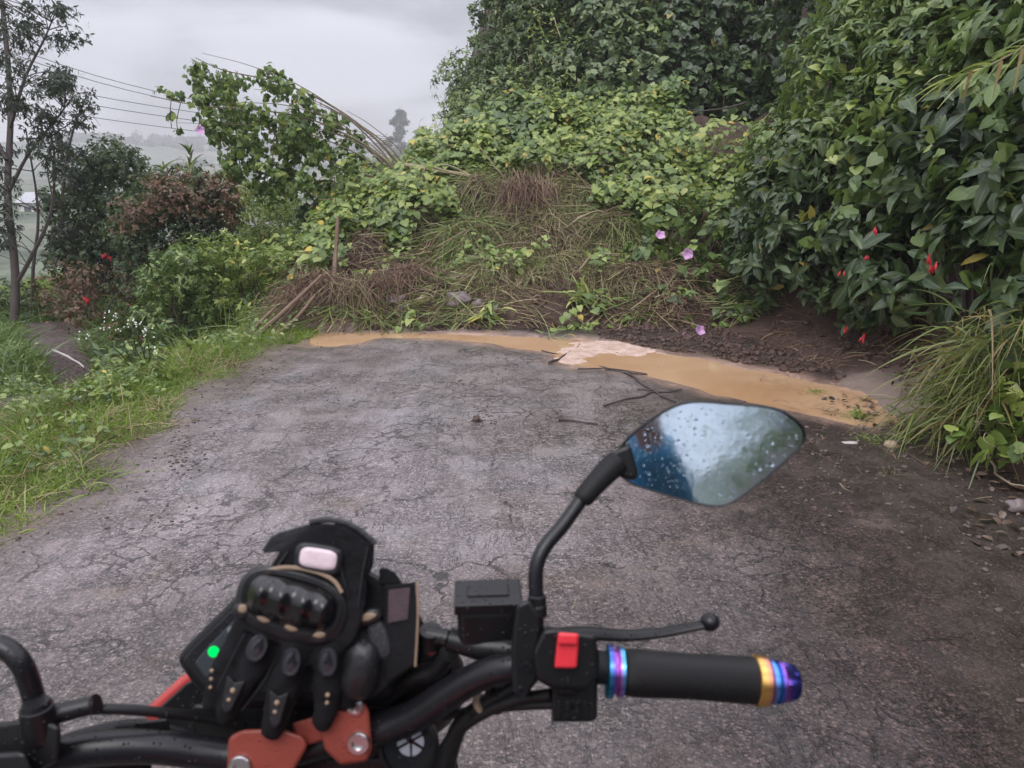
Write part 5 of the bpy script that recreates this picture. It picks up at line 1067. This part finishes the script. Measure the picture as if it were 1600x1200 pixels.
lm = part('mirror', [tube([K(-300, 935, .605), K(-230, 960, .60), K(-120, 985, .60), K(-40, 1003, .60), K(5, 1012, .60), K(32, 1035, .60), K(47, 1070, .605), K(57, 1110, .61), K(64, 1160, .62)], [.0085] * 9, 16, sm=5)], BLKM, bike)
part('stem_nut', [lathe(K(66, 1150, .605), K(53, 1085, .595) - K(66, 1150, .605), [(0, .0135), (.028, .0125), (.0285, .0115), (.033, .010)], 20)], BLK, lm, ang=30)
part('housing', facing_poly([(-480, 880), (-400, 820), (-270, 830), (-220, 900), (-260, 990), (-420, 980)], .60, .62), BLK, lm, bevel=.006)
# clutch side
part('clutch_lever', [tube([K(80, 1128, .61), K(40, 1140, .61), K(-60, 1150, .62), K(-200, 1170, .64)], [.008, .009, .007, .006], 12, sm=4), tube([K(80, 1118, .61), K(110, 1110, .615), K(148, 1101, .62)], [.0085, .008, .0075], 14), tube([K(148, 1101, .62), K(151, 1100, .62)], [.0088, .0088], 14)], BLK, bike)
part('clutch_perch', facing_poly([(-10, 1130), (60, 1120), (96, 1136), (92, 1190), (40, 1215), (-20, 1205)], .595, .63), BLK, bike, bevel=.005)
part('switch_housing', facing_poly([(-60, 1180), (40, 1172), (60, 1230), (-50, 1260)], .58, .62), BLK, bike, bevel=.006)
part('grip', tube([K(-90, 1232, .615), K(-310, 1305, .602)], .018, 24), GRIPM, bike)
# clamps
TH = [K(x, y, d) for x, y, d in ()]
tc_ = part('handlebar_clamp', facing_poly([(357, 1152), (378, 1140), (438, 1138), (474, 1150), (482, 1165), (462, 1200), (445, 1262), (395, 1272), (352, 1262)], .632, .668), ANOD, bike, bevel=.004)
part('clamp_bolt', lathe(K(377, 1196, .633), -FW, [(0, .010), (.004, .0098), (.005, .009), (.005, .0055), (.002, .0052), (.002, .0001)], 24), SILV, tc_, ang=30)
tc2 = part('handlebar_clamp', facing_poly([(508, 1105), (530, 1092), (568, 1094), (577, 1112), (582, 1170), (574, 1190), (532, 1196), (508, 1172), (496, 1135)], .632, .668), ANOD, bike, bevel=.004)
part('clamp_bolt', lathe(K(561, 1159, .633), -FW, [(0, .0098), (.004, .0096), (.005, .0088), (.005, .0053), (.002, .005), (.002, .0001)], 24), SILV, tc2, ang=30)
part('clamp_bolt', lathe(K(556, 1104, .633), -FW, [(0, .0072), (.003, .007), (.0035, .006), (.0035, .0038), (.001, .0036), (.001, .0001)], 24), SILV, tc2, ang=30)
part('clamp_bridge', facing_poly([(455, 1130), (520, 1112), (530, 1150), (470, 1168)], .642, .662), ANOD, bike, bevel=.003)
part('top_yoke', facing_poly([(300, 1190), (620, 1180), (650, 1300), (280, 1310)], .70, .735), BLKM, bike, bevel=.006)
# dash
dz = lambda L_, a, b_: facing_poly(L_, a, b_)
dsh = part('instrument_cluster', dz([(276, 1030), (292, 1008), (372, 928), (396, 900), (440, 884), (560, 880), (640, 930), (668, 985), (662, 1062), (600, 1108), (345, 1108), (300, 1066)], .668, .70), BLK, bike, bevel=.006)
part('display_rim', dz([(284, 1034), (300, 1014), (380, 935), (402, 908), (440, 896), (556, 892), (630, 938), (654, 990), (648, 1054), (596, 1098), (350, 1098), (308, 1062)], .6655, .670), BLKM, dsh, bevel=.002)
LCD = wetblack('display_glass', (.035, .042, .05), .12, .02, drops=True)
part('display_screen', dz([(304, 1036), (318, 1018), (384, 950), (410, 920), (545, 905), (615, 950), (634, 995), (628, 1046), (586, 1082), (362, 1082), (318, 1056)], .664, .668), LCD, dsh, bevel=.0015)
m = M('green_lamp'); e_ = m.n('ShaderNodeEmission'); e_.inputs[0].default_value = (.0, 1, .16, 1); e_.inputs[1].default_value = 1.0; m.l(e_.outputs[0], m.out.inputs[0])
part('indicator_light', lathe(K(334, 1018, .6638), -FW, [(0, .0050), (.0008, .0050), (.0012, .004)], 20), m.m, dsh)
part('display_symbol', [lathe(K(362, 985, .6637), -FW, [(0, .004), (.0004, .004)], 12), facing_poly([(352, 1000), (362, 996), (360, 1010), (350, 1012)], .6634, .6638)], SILV, dsh, False)
fr_ = part('front_fairing', dz([(222, 1112), (284, 1056), (330, 1030), (400, 940), (660, 985), (682, 1000), (690, 1060), (640, 1125), (500, 1180), (260, 1180)], .735, .80), FAIR, bike, bevel=.008)
part('inner_panel', dz([(242, 1112), (290, 1068), (340, 1042), (410, 960), (650, 1000), (668, 1012), (668, 1058), (628, 1112), (500, 1160), (270, 1165)], .728, .737), BLK, fr_, bevel=.003)
part('front_panel', [dz([(300, 1100), (600, 1100), (690, 1040), (700, 1060), (610, 1130), (590, 1190), (300, 1190)], .70, .73)], BLK, fr_, bevel=.005)
# auxiliary lamp seen from above
al = part('auxiliary_lamp', lathe(K(642, 1158, .69), -FW * .95 + UP * .15, [(0, .026), (.012, .0285), (.016, .0285), (.017, .0245), (.013, .024)], 32), BLK, bike, ang=40)
LENS = plain('lamp_glass', (.62, .65, .72), .18, .3, bump=.5, bscale=400, var=.3)
part('lens', lathe(K(642, 1158, .680), -FW * .95 + UP * .15, [(0, .0235), (.002, .019), (.003, .001)], 32), LENS, al)
part('lens_rib', [box(K(642, 1158, .676) , (.030, .0018, .002), [nrm(RT * math.cos(a) + UP * math.sin(a)), nrm(UP * math.cos(a) - RT * math.sin(a)), FW]) for a in (.5, 1.6, 2.6)], BLKM, al, False)
# cables
cb = [([(842, 1046, .625), (800, 1075, .63), (755, 1102, .64), (718, 1135, .65), (702, 1180, .66), (690, 1240, .68)], .0078), ([(866, 1100, .61), (820, 1102, .62), (760, 1108, .64), (690, 1118, .66), (620, 1130, .69)], .0042),
      ([(862, 1085, .605), (800, 1095, .62), (738, 1125, .64), (706, 1160, .66), (700, 1230, .69)], .005), ([(670, 996, .636), (640, 1000, .66), (610, 1040, .69), (600, 1110, .70)], .0065),
      ([(700, 1020, .64), (680, 1045, .65), (640, 1060, .66), (600, 1090, .69)], .009), ([(770, 1055, .63), (765, 1090, .635), (775, 1110, .64), (790, 1100, .63)], .004),
      ([(78, 1115, .62), (160, 1108, .63), (240, 1112, .65), (320, 1122, .68), (380, 1135, .70)], .0045), ([(60, 1175, .62), (130, 1150, .65), (210, 1135, .68), (290, 1150, .70)], .0065),
      ([(40, 1200, .62), (150, 1188, .66), (230, 1200, .69)], .008), ([(712, 1150, .66), (690, 1185, .68), (675, 1225, .70)], .008)]
for p, r_ in cb: part('cable', tube([K(*q) for q in p], r_, 12, sm=6), HOSE, bike)
part('cable_tie', [lathe(K(755, 1098, .637), K(744, 1106, .64) - K(755, 1098, .637), [(0, .0092), (.004, .0092)], 14)], TANP, bike)
for pl_, a_, b_ in (([(210, 1128), (262, 1122), (268, 1150), (216, 1156)], .67, .69), ([(655, 1030), (705, 1010), (708, 1060), (668, 1080)], .66, .69), ([(150, 1140), (180, 1134), (186, 1168), (156, 1172)], .65, .67)): part('connector', facing_poly(pl_, a_, b_), BLK, bike, bevel=.003)
# machine below the picture: tank, forks, wheel, lamp, seat
bc = np.array([-.165, 0, 0])
part('fuel_tank', blob(bc + [0, .17, .87], .2, 2, 4, .04, 1, (.75, 1.15, .55)), FAIR, bike)
part('seat', blob(bc + [0, -.42, .82], .3, 3, 4, .04, 1, (.5, 1.25, .22)), RUB, bike)
part('engine', [box(bc + [0, .2, .48], (.26, .34, .34)), box(bc + [0, .28, .66], (.2, .2, .14))], BLKM, bike, bevel=.02)
part('frame_tube', [tube([bc + [s_ * .05, .52, .98], bc + [s_ * .12, .2, .74], bc + [s_ * .13, -.3, .72], bc + [s_ * .1, -.8, .86]], .018, 12, sm=4) for s_ in (-1, 1)], BLKM, bike)
for s_ in (-1, 1): part('fork_leg', tube([bc + [s_ * .1 - .03, .60, .98], bc + [s_ * .1 - .03, .72, .62], bc + [s_ * .1 - .03, .84, .31]], [.02, .021, .026], 16), BLKM, bike)
def wheel(cy, zc, r_):
    w_ = part('wheel', lathe(bc + [-.02, cy, zc], (1, 0, 0), [(0, .03), (.0, .05), (.04, .05), (.04, .03)], 24), BLKM, bike)
    T_ = []; n_ = 40; k_ = 12; V = []; Fc = []
    for i in range(n_):
        a = 2 * math.pi * i / n_
        for j in range(k_): b_ = 2 * math.pi * j / k_; rr = r_ - .055 + .055 * math.cos(b_); V.append(bc + np.array([.055 * math.sin(b_), cy + rr * math.cos(a), zc + rr * math.sin(a)]))
    for i in range(n_):
        for j in range(k_): Fc.append([i*k_+j, i*k_+(j+1) % k_, ((i+1) % n_)*k_+(j+1) % k_, ((i+1) % n_)*k_+j])
    part('tyre', (V, Fc), RUB, w_)
    part('rim', [lathe(bc + [-.03, cy, zc], (1, 0, 0), [(0, r_ - .1), (.0, r_ - .085), (.06, r_ - .085), (.06, r_ - .1)], 40)], BLKM, w_)
    for i in range(5): a = 2 * math.pi * i / 5 + .3; part('spoke', tube([bc + [0, cy, zc], bc + [0, cy + (r_ - .09) * math.cos(a), zc + (r_ - .09) * math.sin(a)]], [.022, .014], 8), BLKM, w_)
wheel(.86, .30, .30); wheel(-.62, .30, .30)
V = []; Fc = []
for i in range(15):
    a = math.radians(10 + i * 8.5)
    for j in range(7): b_ = math.radians(-70 + j * 23.3); V.append(bc + [.07 * math.sin(b_),   .86 + (.29 + .045 * math.cos(b_)) * math.cos(a), .30 + (.29 + .045 * math.cos(b_)) * math.sin(a)])
for i in range(14):
    for j in range(6): Fc.append([i*7+j, i*7+j+1, (i+1)*7+j+1, (i+1)*7+j])
part('mudguard', (V, Fc), BLK, bike)
part('headlight', blob(bc + [0, .76, .92], .1, 5, 3, .02, 1, (1.1, .6, .9)), BLK, bike)

# ------------------------------------------------------------------ gloves
m = M('glove_fabric'); v = m.coord(); a_ = m.noise(v, 22, 4); b_ = m.noise(v, 420, 2); 
m.bsdf(m.mix(a_, (.006, .006, .007), (.018, .0175, .02)), .85, normal=m.bump(b_, .5, .0012, m.bump(a_, .9, .006)), spec=.12); GLV = m.m
m = M('glove_leather'); v = m.coord(); a_ = m.noise(v, 40, 5); m.bsdf(m.mix(a_, (.007, .007, .009), (.02, .02, .023)), .45, normal=m.bump(m.noise(v, 160, 4), .4, .0012, m.bump(a_, .5, .004))); GLL = m.m
m = M('glove_mesh'); v = m.coord(); a_ = m.vor(v, 420); m.bsdf(m.mix(m.ramp(a_, [(.2, 1), (.5, 0)]), (.035, .034, .038), (.006, .006, .006)), .7, normal=m.bump(a_, .8, .001)); GLMESH = m.m
SHELL = wetblack('knuckle_shell', (.006, .006, .007), .2, .05, 60, coat=.4)
GUARD = wetblack('finger_guard_plastic', (.028, .028, .034), .22, .05, 60, coat=.3)
BADGE = plain('reflective_badge', (.72, .58, .62), .5, bump=.6, bscale=300, var=.12); VELC = plain('velcro', (.09, .06, .07), .95, bump=1, bscale=500, var=.4)
GD = .652
def capsule(pts, r, flat=.8):
    """rounded finger: px path with depth, radii metres"""
    P = spline([K(*p) for p in pts], 4); rr = [float(np.interp(i, np.linspace(0, len(P) - 1, len(r)), r)) for i in range(len(P))]
    t0 = nrm(P[0] - P[1]); t1 = nrm(P[-1] - P[-2]); q0, q1 = [], []
    for k in (.95, .75, .4): q0.append((P[0] + t0 * rr[0] * k, rr[0] * math.sqrt(1 - k * k))); q1.append((P[-1] + t1 * rr[-1] * k, rr[-1] * math.sqrt(1 - k * k)))
    P = [a for a, _ in q0] + list(P) + [a for a, _ in q1[::-1]]; rr = [b_ for _, b_ in q0] + rr + [b_ for _, b_ in q1[::-1]]
    return tube(P, rr, 18, flat=flat, nref=FW)
def blobby(name, geo, mat, parent, vox=.0022, it=6):
    o = part(name, geo, mat, parent); r_ = o.modifiers.new('remesh', 'REMESH'); r_.mode = 'VOXEL'; r_.voxel_size = vox; r_.use_smooth_shade = True
    s_ = o.modifiers.new('smooth', 'SMOOTH'); s_.iterations = it; s_.factor = .6
    tx = bpy.data.textures.new(name + '_folds', 'CLOUDS'); tx.noise_scale = .022; d_ = o.modifiers.new('folds', 'DISPLACE'); d_.texture = tx; d_.strength = .006; d_.mid_level = .5; d_.texture_coords = 'LOCAL'
    return o
def relief(cx, cy, w_, h_, rot, fn, dep, n=(40, 26), shape=None):
    """domed patch: fn(u,v)-> height m, over a superellipse of px size w x h rotated rot degrees"""
    V = []; Fc = []; ca, sa = math.cos(R(rot)), math.sin(R(rot)); nu, nv = n
    for i in range(nv + 1):
        rr = i / nv
        for j in range(nu):
            th = 2 * math.pi * j / nu; cu, su = math.cos(th), math.sin(th); e_ = 2 / (shape or 2.6)
            u = rr * math.copysign(abs(cu) ** e_, cu); v_ = rr * math.copysign(abs(su) ** e_, su)
            x = cx + (u * w_ / 2) * ca - (v_ * h_ / 2) * sa; y = cy + (u * w_ / 2) * sa + (v_ * h_ / 2) * ca
            V.append(K(x, y, dep - fn(u, v_, rr)))
    for i in range(nv):
        for j in range(nu): j2 = (j + 1) % nu; Fc.append([i*nu+j, i*nu+j2, (i+1)*nu+j2, (i+1)*nu+j])
    base = len(V)
    return V, Fc
dome = lambda h_, p=2: (lambda u, v_, r_: h_ * (1 - r_ ** 4) if r_ < .98 else -.003)
# upper glove
g1 = empty('glove', K(460, 960, .64), 'upper black motorcycle glove lying palm down with a knuckle shield and pale badge', 'glove', None)
palm = [(486, 818), (540, 820), (584, 850), (583, 875), (574, 908), (572, 945), (562, 985), (548, 1008), (520, 1020), (470, 1014), (420, 1000), (378, 984), (378, 955), (398, 915), (432, 872), (462, 838)]
body = [slab([K(x, y, .612) for x, y in palm], [K(x, y, .645) for x, y in palm]),
        capsule([(392, 970, .63), (372, 1010, .632), (348, 1052, .636), (332, 1096, .640)], [.0140, .0122, .0112, .0082]),
        capsule([(425, 975, .626), (408, 1020, .625), (380, 1068, .629), (354, 1118, .634)], [.0155, .0138, .0128, .0094]),
        capsule([(476, 985, .622), (458, 1035, .620), (440, 1088, .624), (424, 1138, .629)], [.0160, .0142, .0134, .0100]),
        capsule([(525, 990, .622), (513, 1035, .620), (513, 1082, .622), (504, 1126, .626)], [.0150, .0130, .0120, .0092])]
gb = blobby('glove_body', body, GLV, g1, it=5)
part('cuff_rim', tube([K(x, y, .614) for x, y in [(484, 816), (512, 812), (542, 818), (566, 832), (587, 850)]], .0026, 8, sm=4), GLL, gb)
part('wrist_strap', facing_poly([(470, 822), (482, 818), (492, 842), (478, 858), (440, 862), (412, 864), (410, 858), (424, 838), (436, 832)], .618, .622), GLL, g1, bevel=.0012)
part('badge_rim', relief(497, 874, 78, 50, 9, lambda u, v_, r_: .0045 * (1 - max(0, r_ - .75) ** 2 * 12) if r_ < .97 else -.004, .610, shape=3.6), GLL, g1)
part('badge', relief(497, 873, 60, 33, 9, lambda u, v_, r_: .0022 * (1 - r_ ** 6) if r_ < .98 else -.002, .6058, shape=3.8), BADGE, g1)
def shell_h(u, v_, r_):
    if r_ > .99: return -.006
    b_ = .013 * (1 - abs(v_) ** 2.2) * (1 - r_ ** 6)
    k = .0075 * max(0, math.cos((u + .02) * math.pi * 1.9 + math.pi)) ** 1.0 * 0
    for uc in (-.72, -.25, .24, .70): k += .0072 * math.exp(-((u - uc) / .19) ** 2 - ((v_ - .12) / .75) ** 2)
    return b_ + k
def base_h(u, v_, r_): return .006 * (1 - r_ ** 5) if r_ < .98 else -.006
part('shield_base', relief(456, 946, 178, 112, 17, base_h, .610, shape=2.6), GLL, g1)
ksh = part('knuckle_shield', relief(455, 941, 148, 80, 15, shell_h, .606, n=(72, 30), shape=2.8), SHELL, g1, ang=60)
part('shield_rim', tube([K(455 + (78 * math.copysign(abs(math.cos(t)) ** .72, math.cos(t))) * math.cos(R(15)) - (43 * math.copysign(abs(math.sin(t)) ** .72, math.sin(t))) * math.sin(R(15)), 941 + (78 * math.copysign(abs(math.cos(t)) ** .72, math.cos(t))) * math.sin(R(15)) + (43 * math.copysign(abs(math.sin(t)) ** .72, math.sin(t))) * math.cos(R(15)),   .6045) for t in np.linspace(0, 2 * math.pi, 49)], .0010, 6, caps=False), GLL, g1)
part('tan_piping', tube([K(x, y, .6065) for x, y in [(416, 893), (440, 887), (468, 888), (500, 896), (522, 908), (534, 926)]], .0017, 8, flat=.6, nref=FW, sm=5), TANP, g1)
for px, py, w_, h_, rt in ((379, 951, 16, 17, 50), (412, 967, 25, 13, 18), (455, 981, 25, 13, 14), (499, 992, 23, 12, -6)):
    a = part('tan_accent', relief(px, py, w_, h_, rt, dome(.0014), .6042, n=(16, 6), shape=1.7), TANP, g1)
    part('accent_backing', relief(px - 1, py + 3, w_ + 12, h_ + 11, rt, dome(.003), .608, n=(20, 6)), GLL, a)
for px, py, rt, dd in ((402, 1013, 26, .6095), (455, 1035, 12, .6045), (512, 1035, 4, .6065)):
    fp = part('finger_guard', relief(px, py, 33, 50, rt, lambda u, v_, r_: (.0045 * (1 - r_ ** 3) + .0015 * math.exp(-((r_ - .8) / .12) ** 2)) if r_ < .98 else -.004, dd, n=(36, 14), shape=2.3), GUARD, g1)
    ca, sa = math.cos(R(rt)), math.sin(R(rt)); V2 = lambda a, b_: (px + a * ca - b_ * sa, py + a * sa + b_ * ca)
    part('guard_chevron', facing_poly([V2(0, -16), V2(7, 3), V2(0, -2), V2(-7, 3)], dd - .0062, dd - .002), BLKM, fp, False)
for i, (x, y, d_, r_) in enumerate([(364, 1079, .6165, .0030), (358, 1093, .618, .0026), (354, 1105, .6205, .0022), (433, 1098, .6105, .0030), (430, 1112, .613, .0026), (428, 1125, .617, .0022), (512, 1086, .6105, .0026), (511, 1098, .612, .0023), (331, 1048, .6265, .0022), (330, 1061, .6275, .0021), (329, 1074, .6285, .002)]):
    part('rivet', blob(K(x, y, d_ - .0032), r_ * .8, 0, 2, 0, 1), TANP, g1)
for px, py, rt, dd in ((362, 1082, 18, .6150), (433, 1104, 8, .6100)):
    ca, sa = math.cos(R(rt)), math.sin(R(rt)); V2 = lambda a, b_: (px + a * ca - b_ * sa, py + a * sa + b_ * ca)
    part('finger_patch', facing_poly([V2(-15, -24), V2(0, -16), V2(15, -24), V2(8, 26), V2(0, 34), V2(-8, 26)], dd - .001, dd + .004), GLL, g1, bevel=.0012)
for pts in ([(383, 990), (362, 1030), (340, 1075)], [(393, 1000), (385, 1030), (352, 1085)], [(436, 1020), (412, 1065), (378, 1110)], [(438, 1030), (428, 1060), (412, 1110)], [(482, 1035), (466, 1085), (446, 1128)], [(492, 1030), (496, 1060), (492, 1105)], [(533, 1030), (531, 1075), (522, 1115)]):
    part('finger_seam', tube([K(x, y, .6165 + .00006 * (y - 1000)) for x, y in pts], .0009, 5, sm=4), GLL, g1)
for pts in ([(575, 855), (566, 900), (560, 950)], [(450, 862), (420, 905), (396, 945)], [(520, 846), (530, 880), (545, 930)]): part('back_seam', tube([K(x, y, .6095) for x, y in pts], .001, 5, sm=4), GLL, g1)
# lower glove
g2 = empty('glove', K(590, 1000, .655), 'lower black motorcycle glove half hidden under the upper one, strap patch showing', 'glove', None)
pl = [(545, 920), (572, 902), (596, 916), (650, 910), (651, 960), (646, 1042), (606, 1072), (584, 1092), (548, 1098), (530, 1082), (520, 1030), (530, 980)]
blobby('glove_body', [slab([K(x, y, .630) for x, y in pl], [K(x, y, .658) for x, y in pl]), capsule([(560, 1010, .632), (548, 1060, .632), (540, 1092, .638)], [.018, .016, .012]), capsule([(600, 960, .64), (560, 950, .645), (520, 930, .65)], [.013, .013, .011])], GLV, g2, it=5)
part('palm_guard', relief(561, 1046, 62, 98, 10, lambda u, v_, r_: (.012 * (1 - r_ ** 3)) if r_ < .98 else -.004, .6215, n=(40, 16), shape=2.5), GLL, g2)
part('palm_seam', tube([K(566, 1000, .6165), K(579, 1024, .6155), K(586, 1050, .6165)], .0014, 6, sm=4), TANP if False else GLL, g2)
part('mesh_panel', relief(592, 1000, 34, 70, -14, dome(.004), .627, n=(24, 8)), GLMESH, g2)
part('cuff', [slab([K(599, 915, .6265), K(650, 909, .620), K(652, 965, .620), K(648, 1040, .622), K(604, 1068, .628), K(596, 1000, .628)], [K(599, 915, .632), K(650, 909, .626), K(652, 965, .626), K(648, 1040, .628), K(604, 1068, .634), K(596, 1000, .634)])], GLV, g2, bevel=.002)
part('velcro_patch', [slab([K(607, 922, .6245), K(641, 918, .6202), K(637, 968, .6208), K(606, 974, .6245)], [K(607, 922, .628), K(641, 918, .624), K(637, 968, .624), K(606, 974, .628)])], VELC, g2, bevel=.0006)
part('strap_tab', [slab([K(x, y, .628) for x, y in [(594, 914), (592, 888), (603, 887), (618, 895), (629, 912), (612, 913)]], [K(x, y, .633) for x, y in [(594, 914), (592, 888), (603, 887), (618, 895), (629, 912), (612, 913)]])], GLV, g2, bevel=.0015)
part('edge_binding', tube([K(651, 909, .621), K(653, 962, .620), K(649, 1041, .622)], .0011, 6, sm=4), TANP, g2)
em = part('emblem_ring', relief(571, 966, 56, 26, -18, dome(.003), .622, n=(28, 6)), GLL, g2)
part('tan_accent', relief(574, 964, 34, 14, -14, dome(.0015), .6185, n=(20, 6), shape=1.7), TANP, em)

# ------------------------------------------------------------------ the rider (behind the lens, seen only in the mirror)
RAIN = plain('blue_rain_jacket', (.06, .24, .40), .4, bump=.4, bscale=40); SKIN = plain('skin', (.42, .25, .18), .5); HELM = plain('helmet_shell', (.05, .05, .06), .15); TROU = plain('dark_trousers', (.03, .03, .04), .8)
def skinned(name, joints, edges, mat, parent, root_i=0, sub=2):
    me = bpy.data.meshes.new(name); off = wl(parent) if parent else np.zeros(3)
    me.from_pydata([tuple(np.array(j[0]) - off) for j in joints], edges, []); me.materials.append(mat); o = bpy.data.objects.new(name, me); COL.objects.link(o); o.parent = parent
    o.modifiers.new('skin', 'SKIN'); s_ = o.modifiers.new('sub', 'SUBSURF'); s_.levels = s_.render_levels = sub
    for i, j in enumerate(joints): me.skin_vertices[0].data[i].radius = (j[1], j[1] if len(j) < 3 else j[2]); me.skin_vertices[0].data[i].use_root = (i == root_i)
    return o
pr = empty('person', (-.17, -.55, .8), 'seated rider in a blue rain jacket and dark helmet, seen only in the mirror', 'person')
J = [((-.17, -.55, .88), .15, .12), ((-.17, -.53, 1.1), .14, .11), ((-.17, -.51, 1.3), .16, .11), ((-.17, -.5, 1.44), .055), ((-.17, -.48, 1.6), .085),
     ((.02, -.51, 1.38), .06), ((.14, -.42, 1.17), .045), ((.09, -.2, 1.34), .032), ((-.36, -.51, 1.38), .06), ((-.47, -.4, 1.14), .045), ((-.38, -.12, 1.08), .032),
     ((-.06, -.5, .85), .09), ((.06, -.08, .78), .065), ((.08, -.2, .36), .05), ((.08, -.2, .10), .04), ((.08, -.06, .05), .035),
     ((-.28, -.5, .85), .09), ((-.40, -.08, .78), .065), ((-.42, -.2, .36), .05), ((-.42, -.2, .10), .04), ((-.42, -.06, .05), .035)]
hand = lambda b, d: [(np.array(b) + np.array(d) * .07, .022, .03)]
J += [((.085, -.14, 1.385), .026, .02), ((-.37, -.04, 1.07), .026, .02)]
E = [(0, 1), (1, 2), (2, 3), (3, 4), (2, 5), (5, 6), (6, 7), (2, 8), (8, 9), (9, 10), (0, 11), (11, 12), (12, 13), (13, 14), (14, 15), (0, 16), (16, 17), (17, 18), (18, 19), (19, 20), (7, 21), (10, 22)]
for w0, c0, dirs in ((21, (.085, -.14, 1.385), [(-.03, .05, .045), (-.015, .055, .05), (.0, .055, .05), (.015, .05, .045), (.04, .02, .01)]), (22, (-.37, -.04, 1.07), [(-.03, .06, -.01), (-.01, .07, -.01), (.01, .07, -.01), (.03, .06, -.01), (.045, .02, 0)])):
    for dd in dirs: J.append((tuple(np.array(c0) + np.array(dd) * .75), .009)); J.append((tuple(np.array(c0) + np.array(dd) * 1.15 + [0, .0, -.012]), .008)); E += [(w0, len(J) - 2), (len(J) - 2, len(J) - 1)]
skinned('body', J, E, SKIN, pr)
JJ = [(j[0], (j[1] * 1.22 + .012), (j[2] if len(j) > 2 else j[1]) * 1.22 + .012) for j in J[:11]]
JJ[4] = ((-.17, -.5, 1.47), .06, .06)
skinned('rain_jacket', JJ, [(0, 1), (1, 2), (2, 3), (3, 4), (2, 5), (5, 6), (6, 7), (2, 8), (8, 9), (9, 10)], RAIN, pr)
TJ = [J[0]] + J[11:15] + J[16:20]; skinned('trousers', [(j[0], j[1] * 1.2 + .008, j[1] * 1.2 + .008) for j in TJ], [(0, 1), (1, 2), (2, 3), (3, 4), (0, 5), (5, 6), (6, 7), (7, 8)], TROU, pr)
part('helmet', blob((-.17, -.47, 1.64), .135, 4, 4, .02, 1, (.92, 1.08, 1.05)), HELM, pr)
#ENDCOCKPIT
# ------------------------------------------------------------------ haze
hz = mk('haze', *box((-300, 800, 60), (3200, 3000, 140 + 20)), None, smooth=False); tag(hz, kind='stuff')
for v_ in hz.data.vertices:
    x_, y_, z_ = v_.co; v_.co = ((-790 if x_ < 0 else 790), (-300 if y_ < 500 else 1000), (-20 if z_ < 60 else 48))
m = M('haze'); pv = m.n('ShaderNodeVolumePrincipled'); pv.inputs['Color'].default_value = (.985, .985, .995, 1); pv.inputs['Density'].default_value = .0017; pv.inputs['Anisotropy'].default_value = .2
m.l(pv.outputs[0], m.out.inputs['Volume']); hz.data.materials.clear(); hz.data.materials.append(m.m)
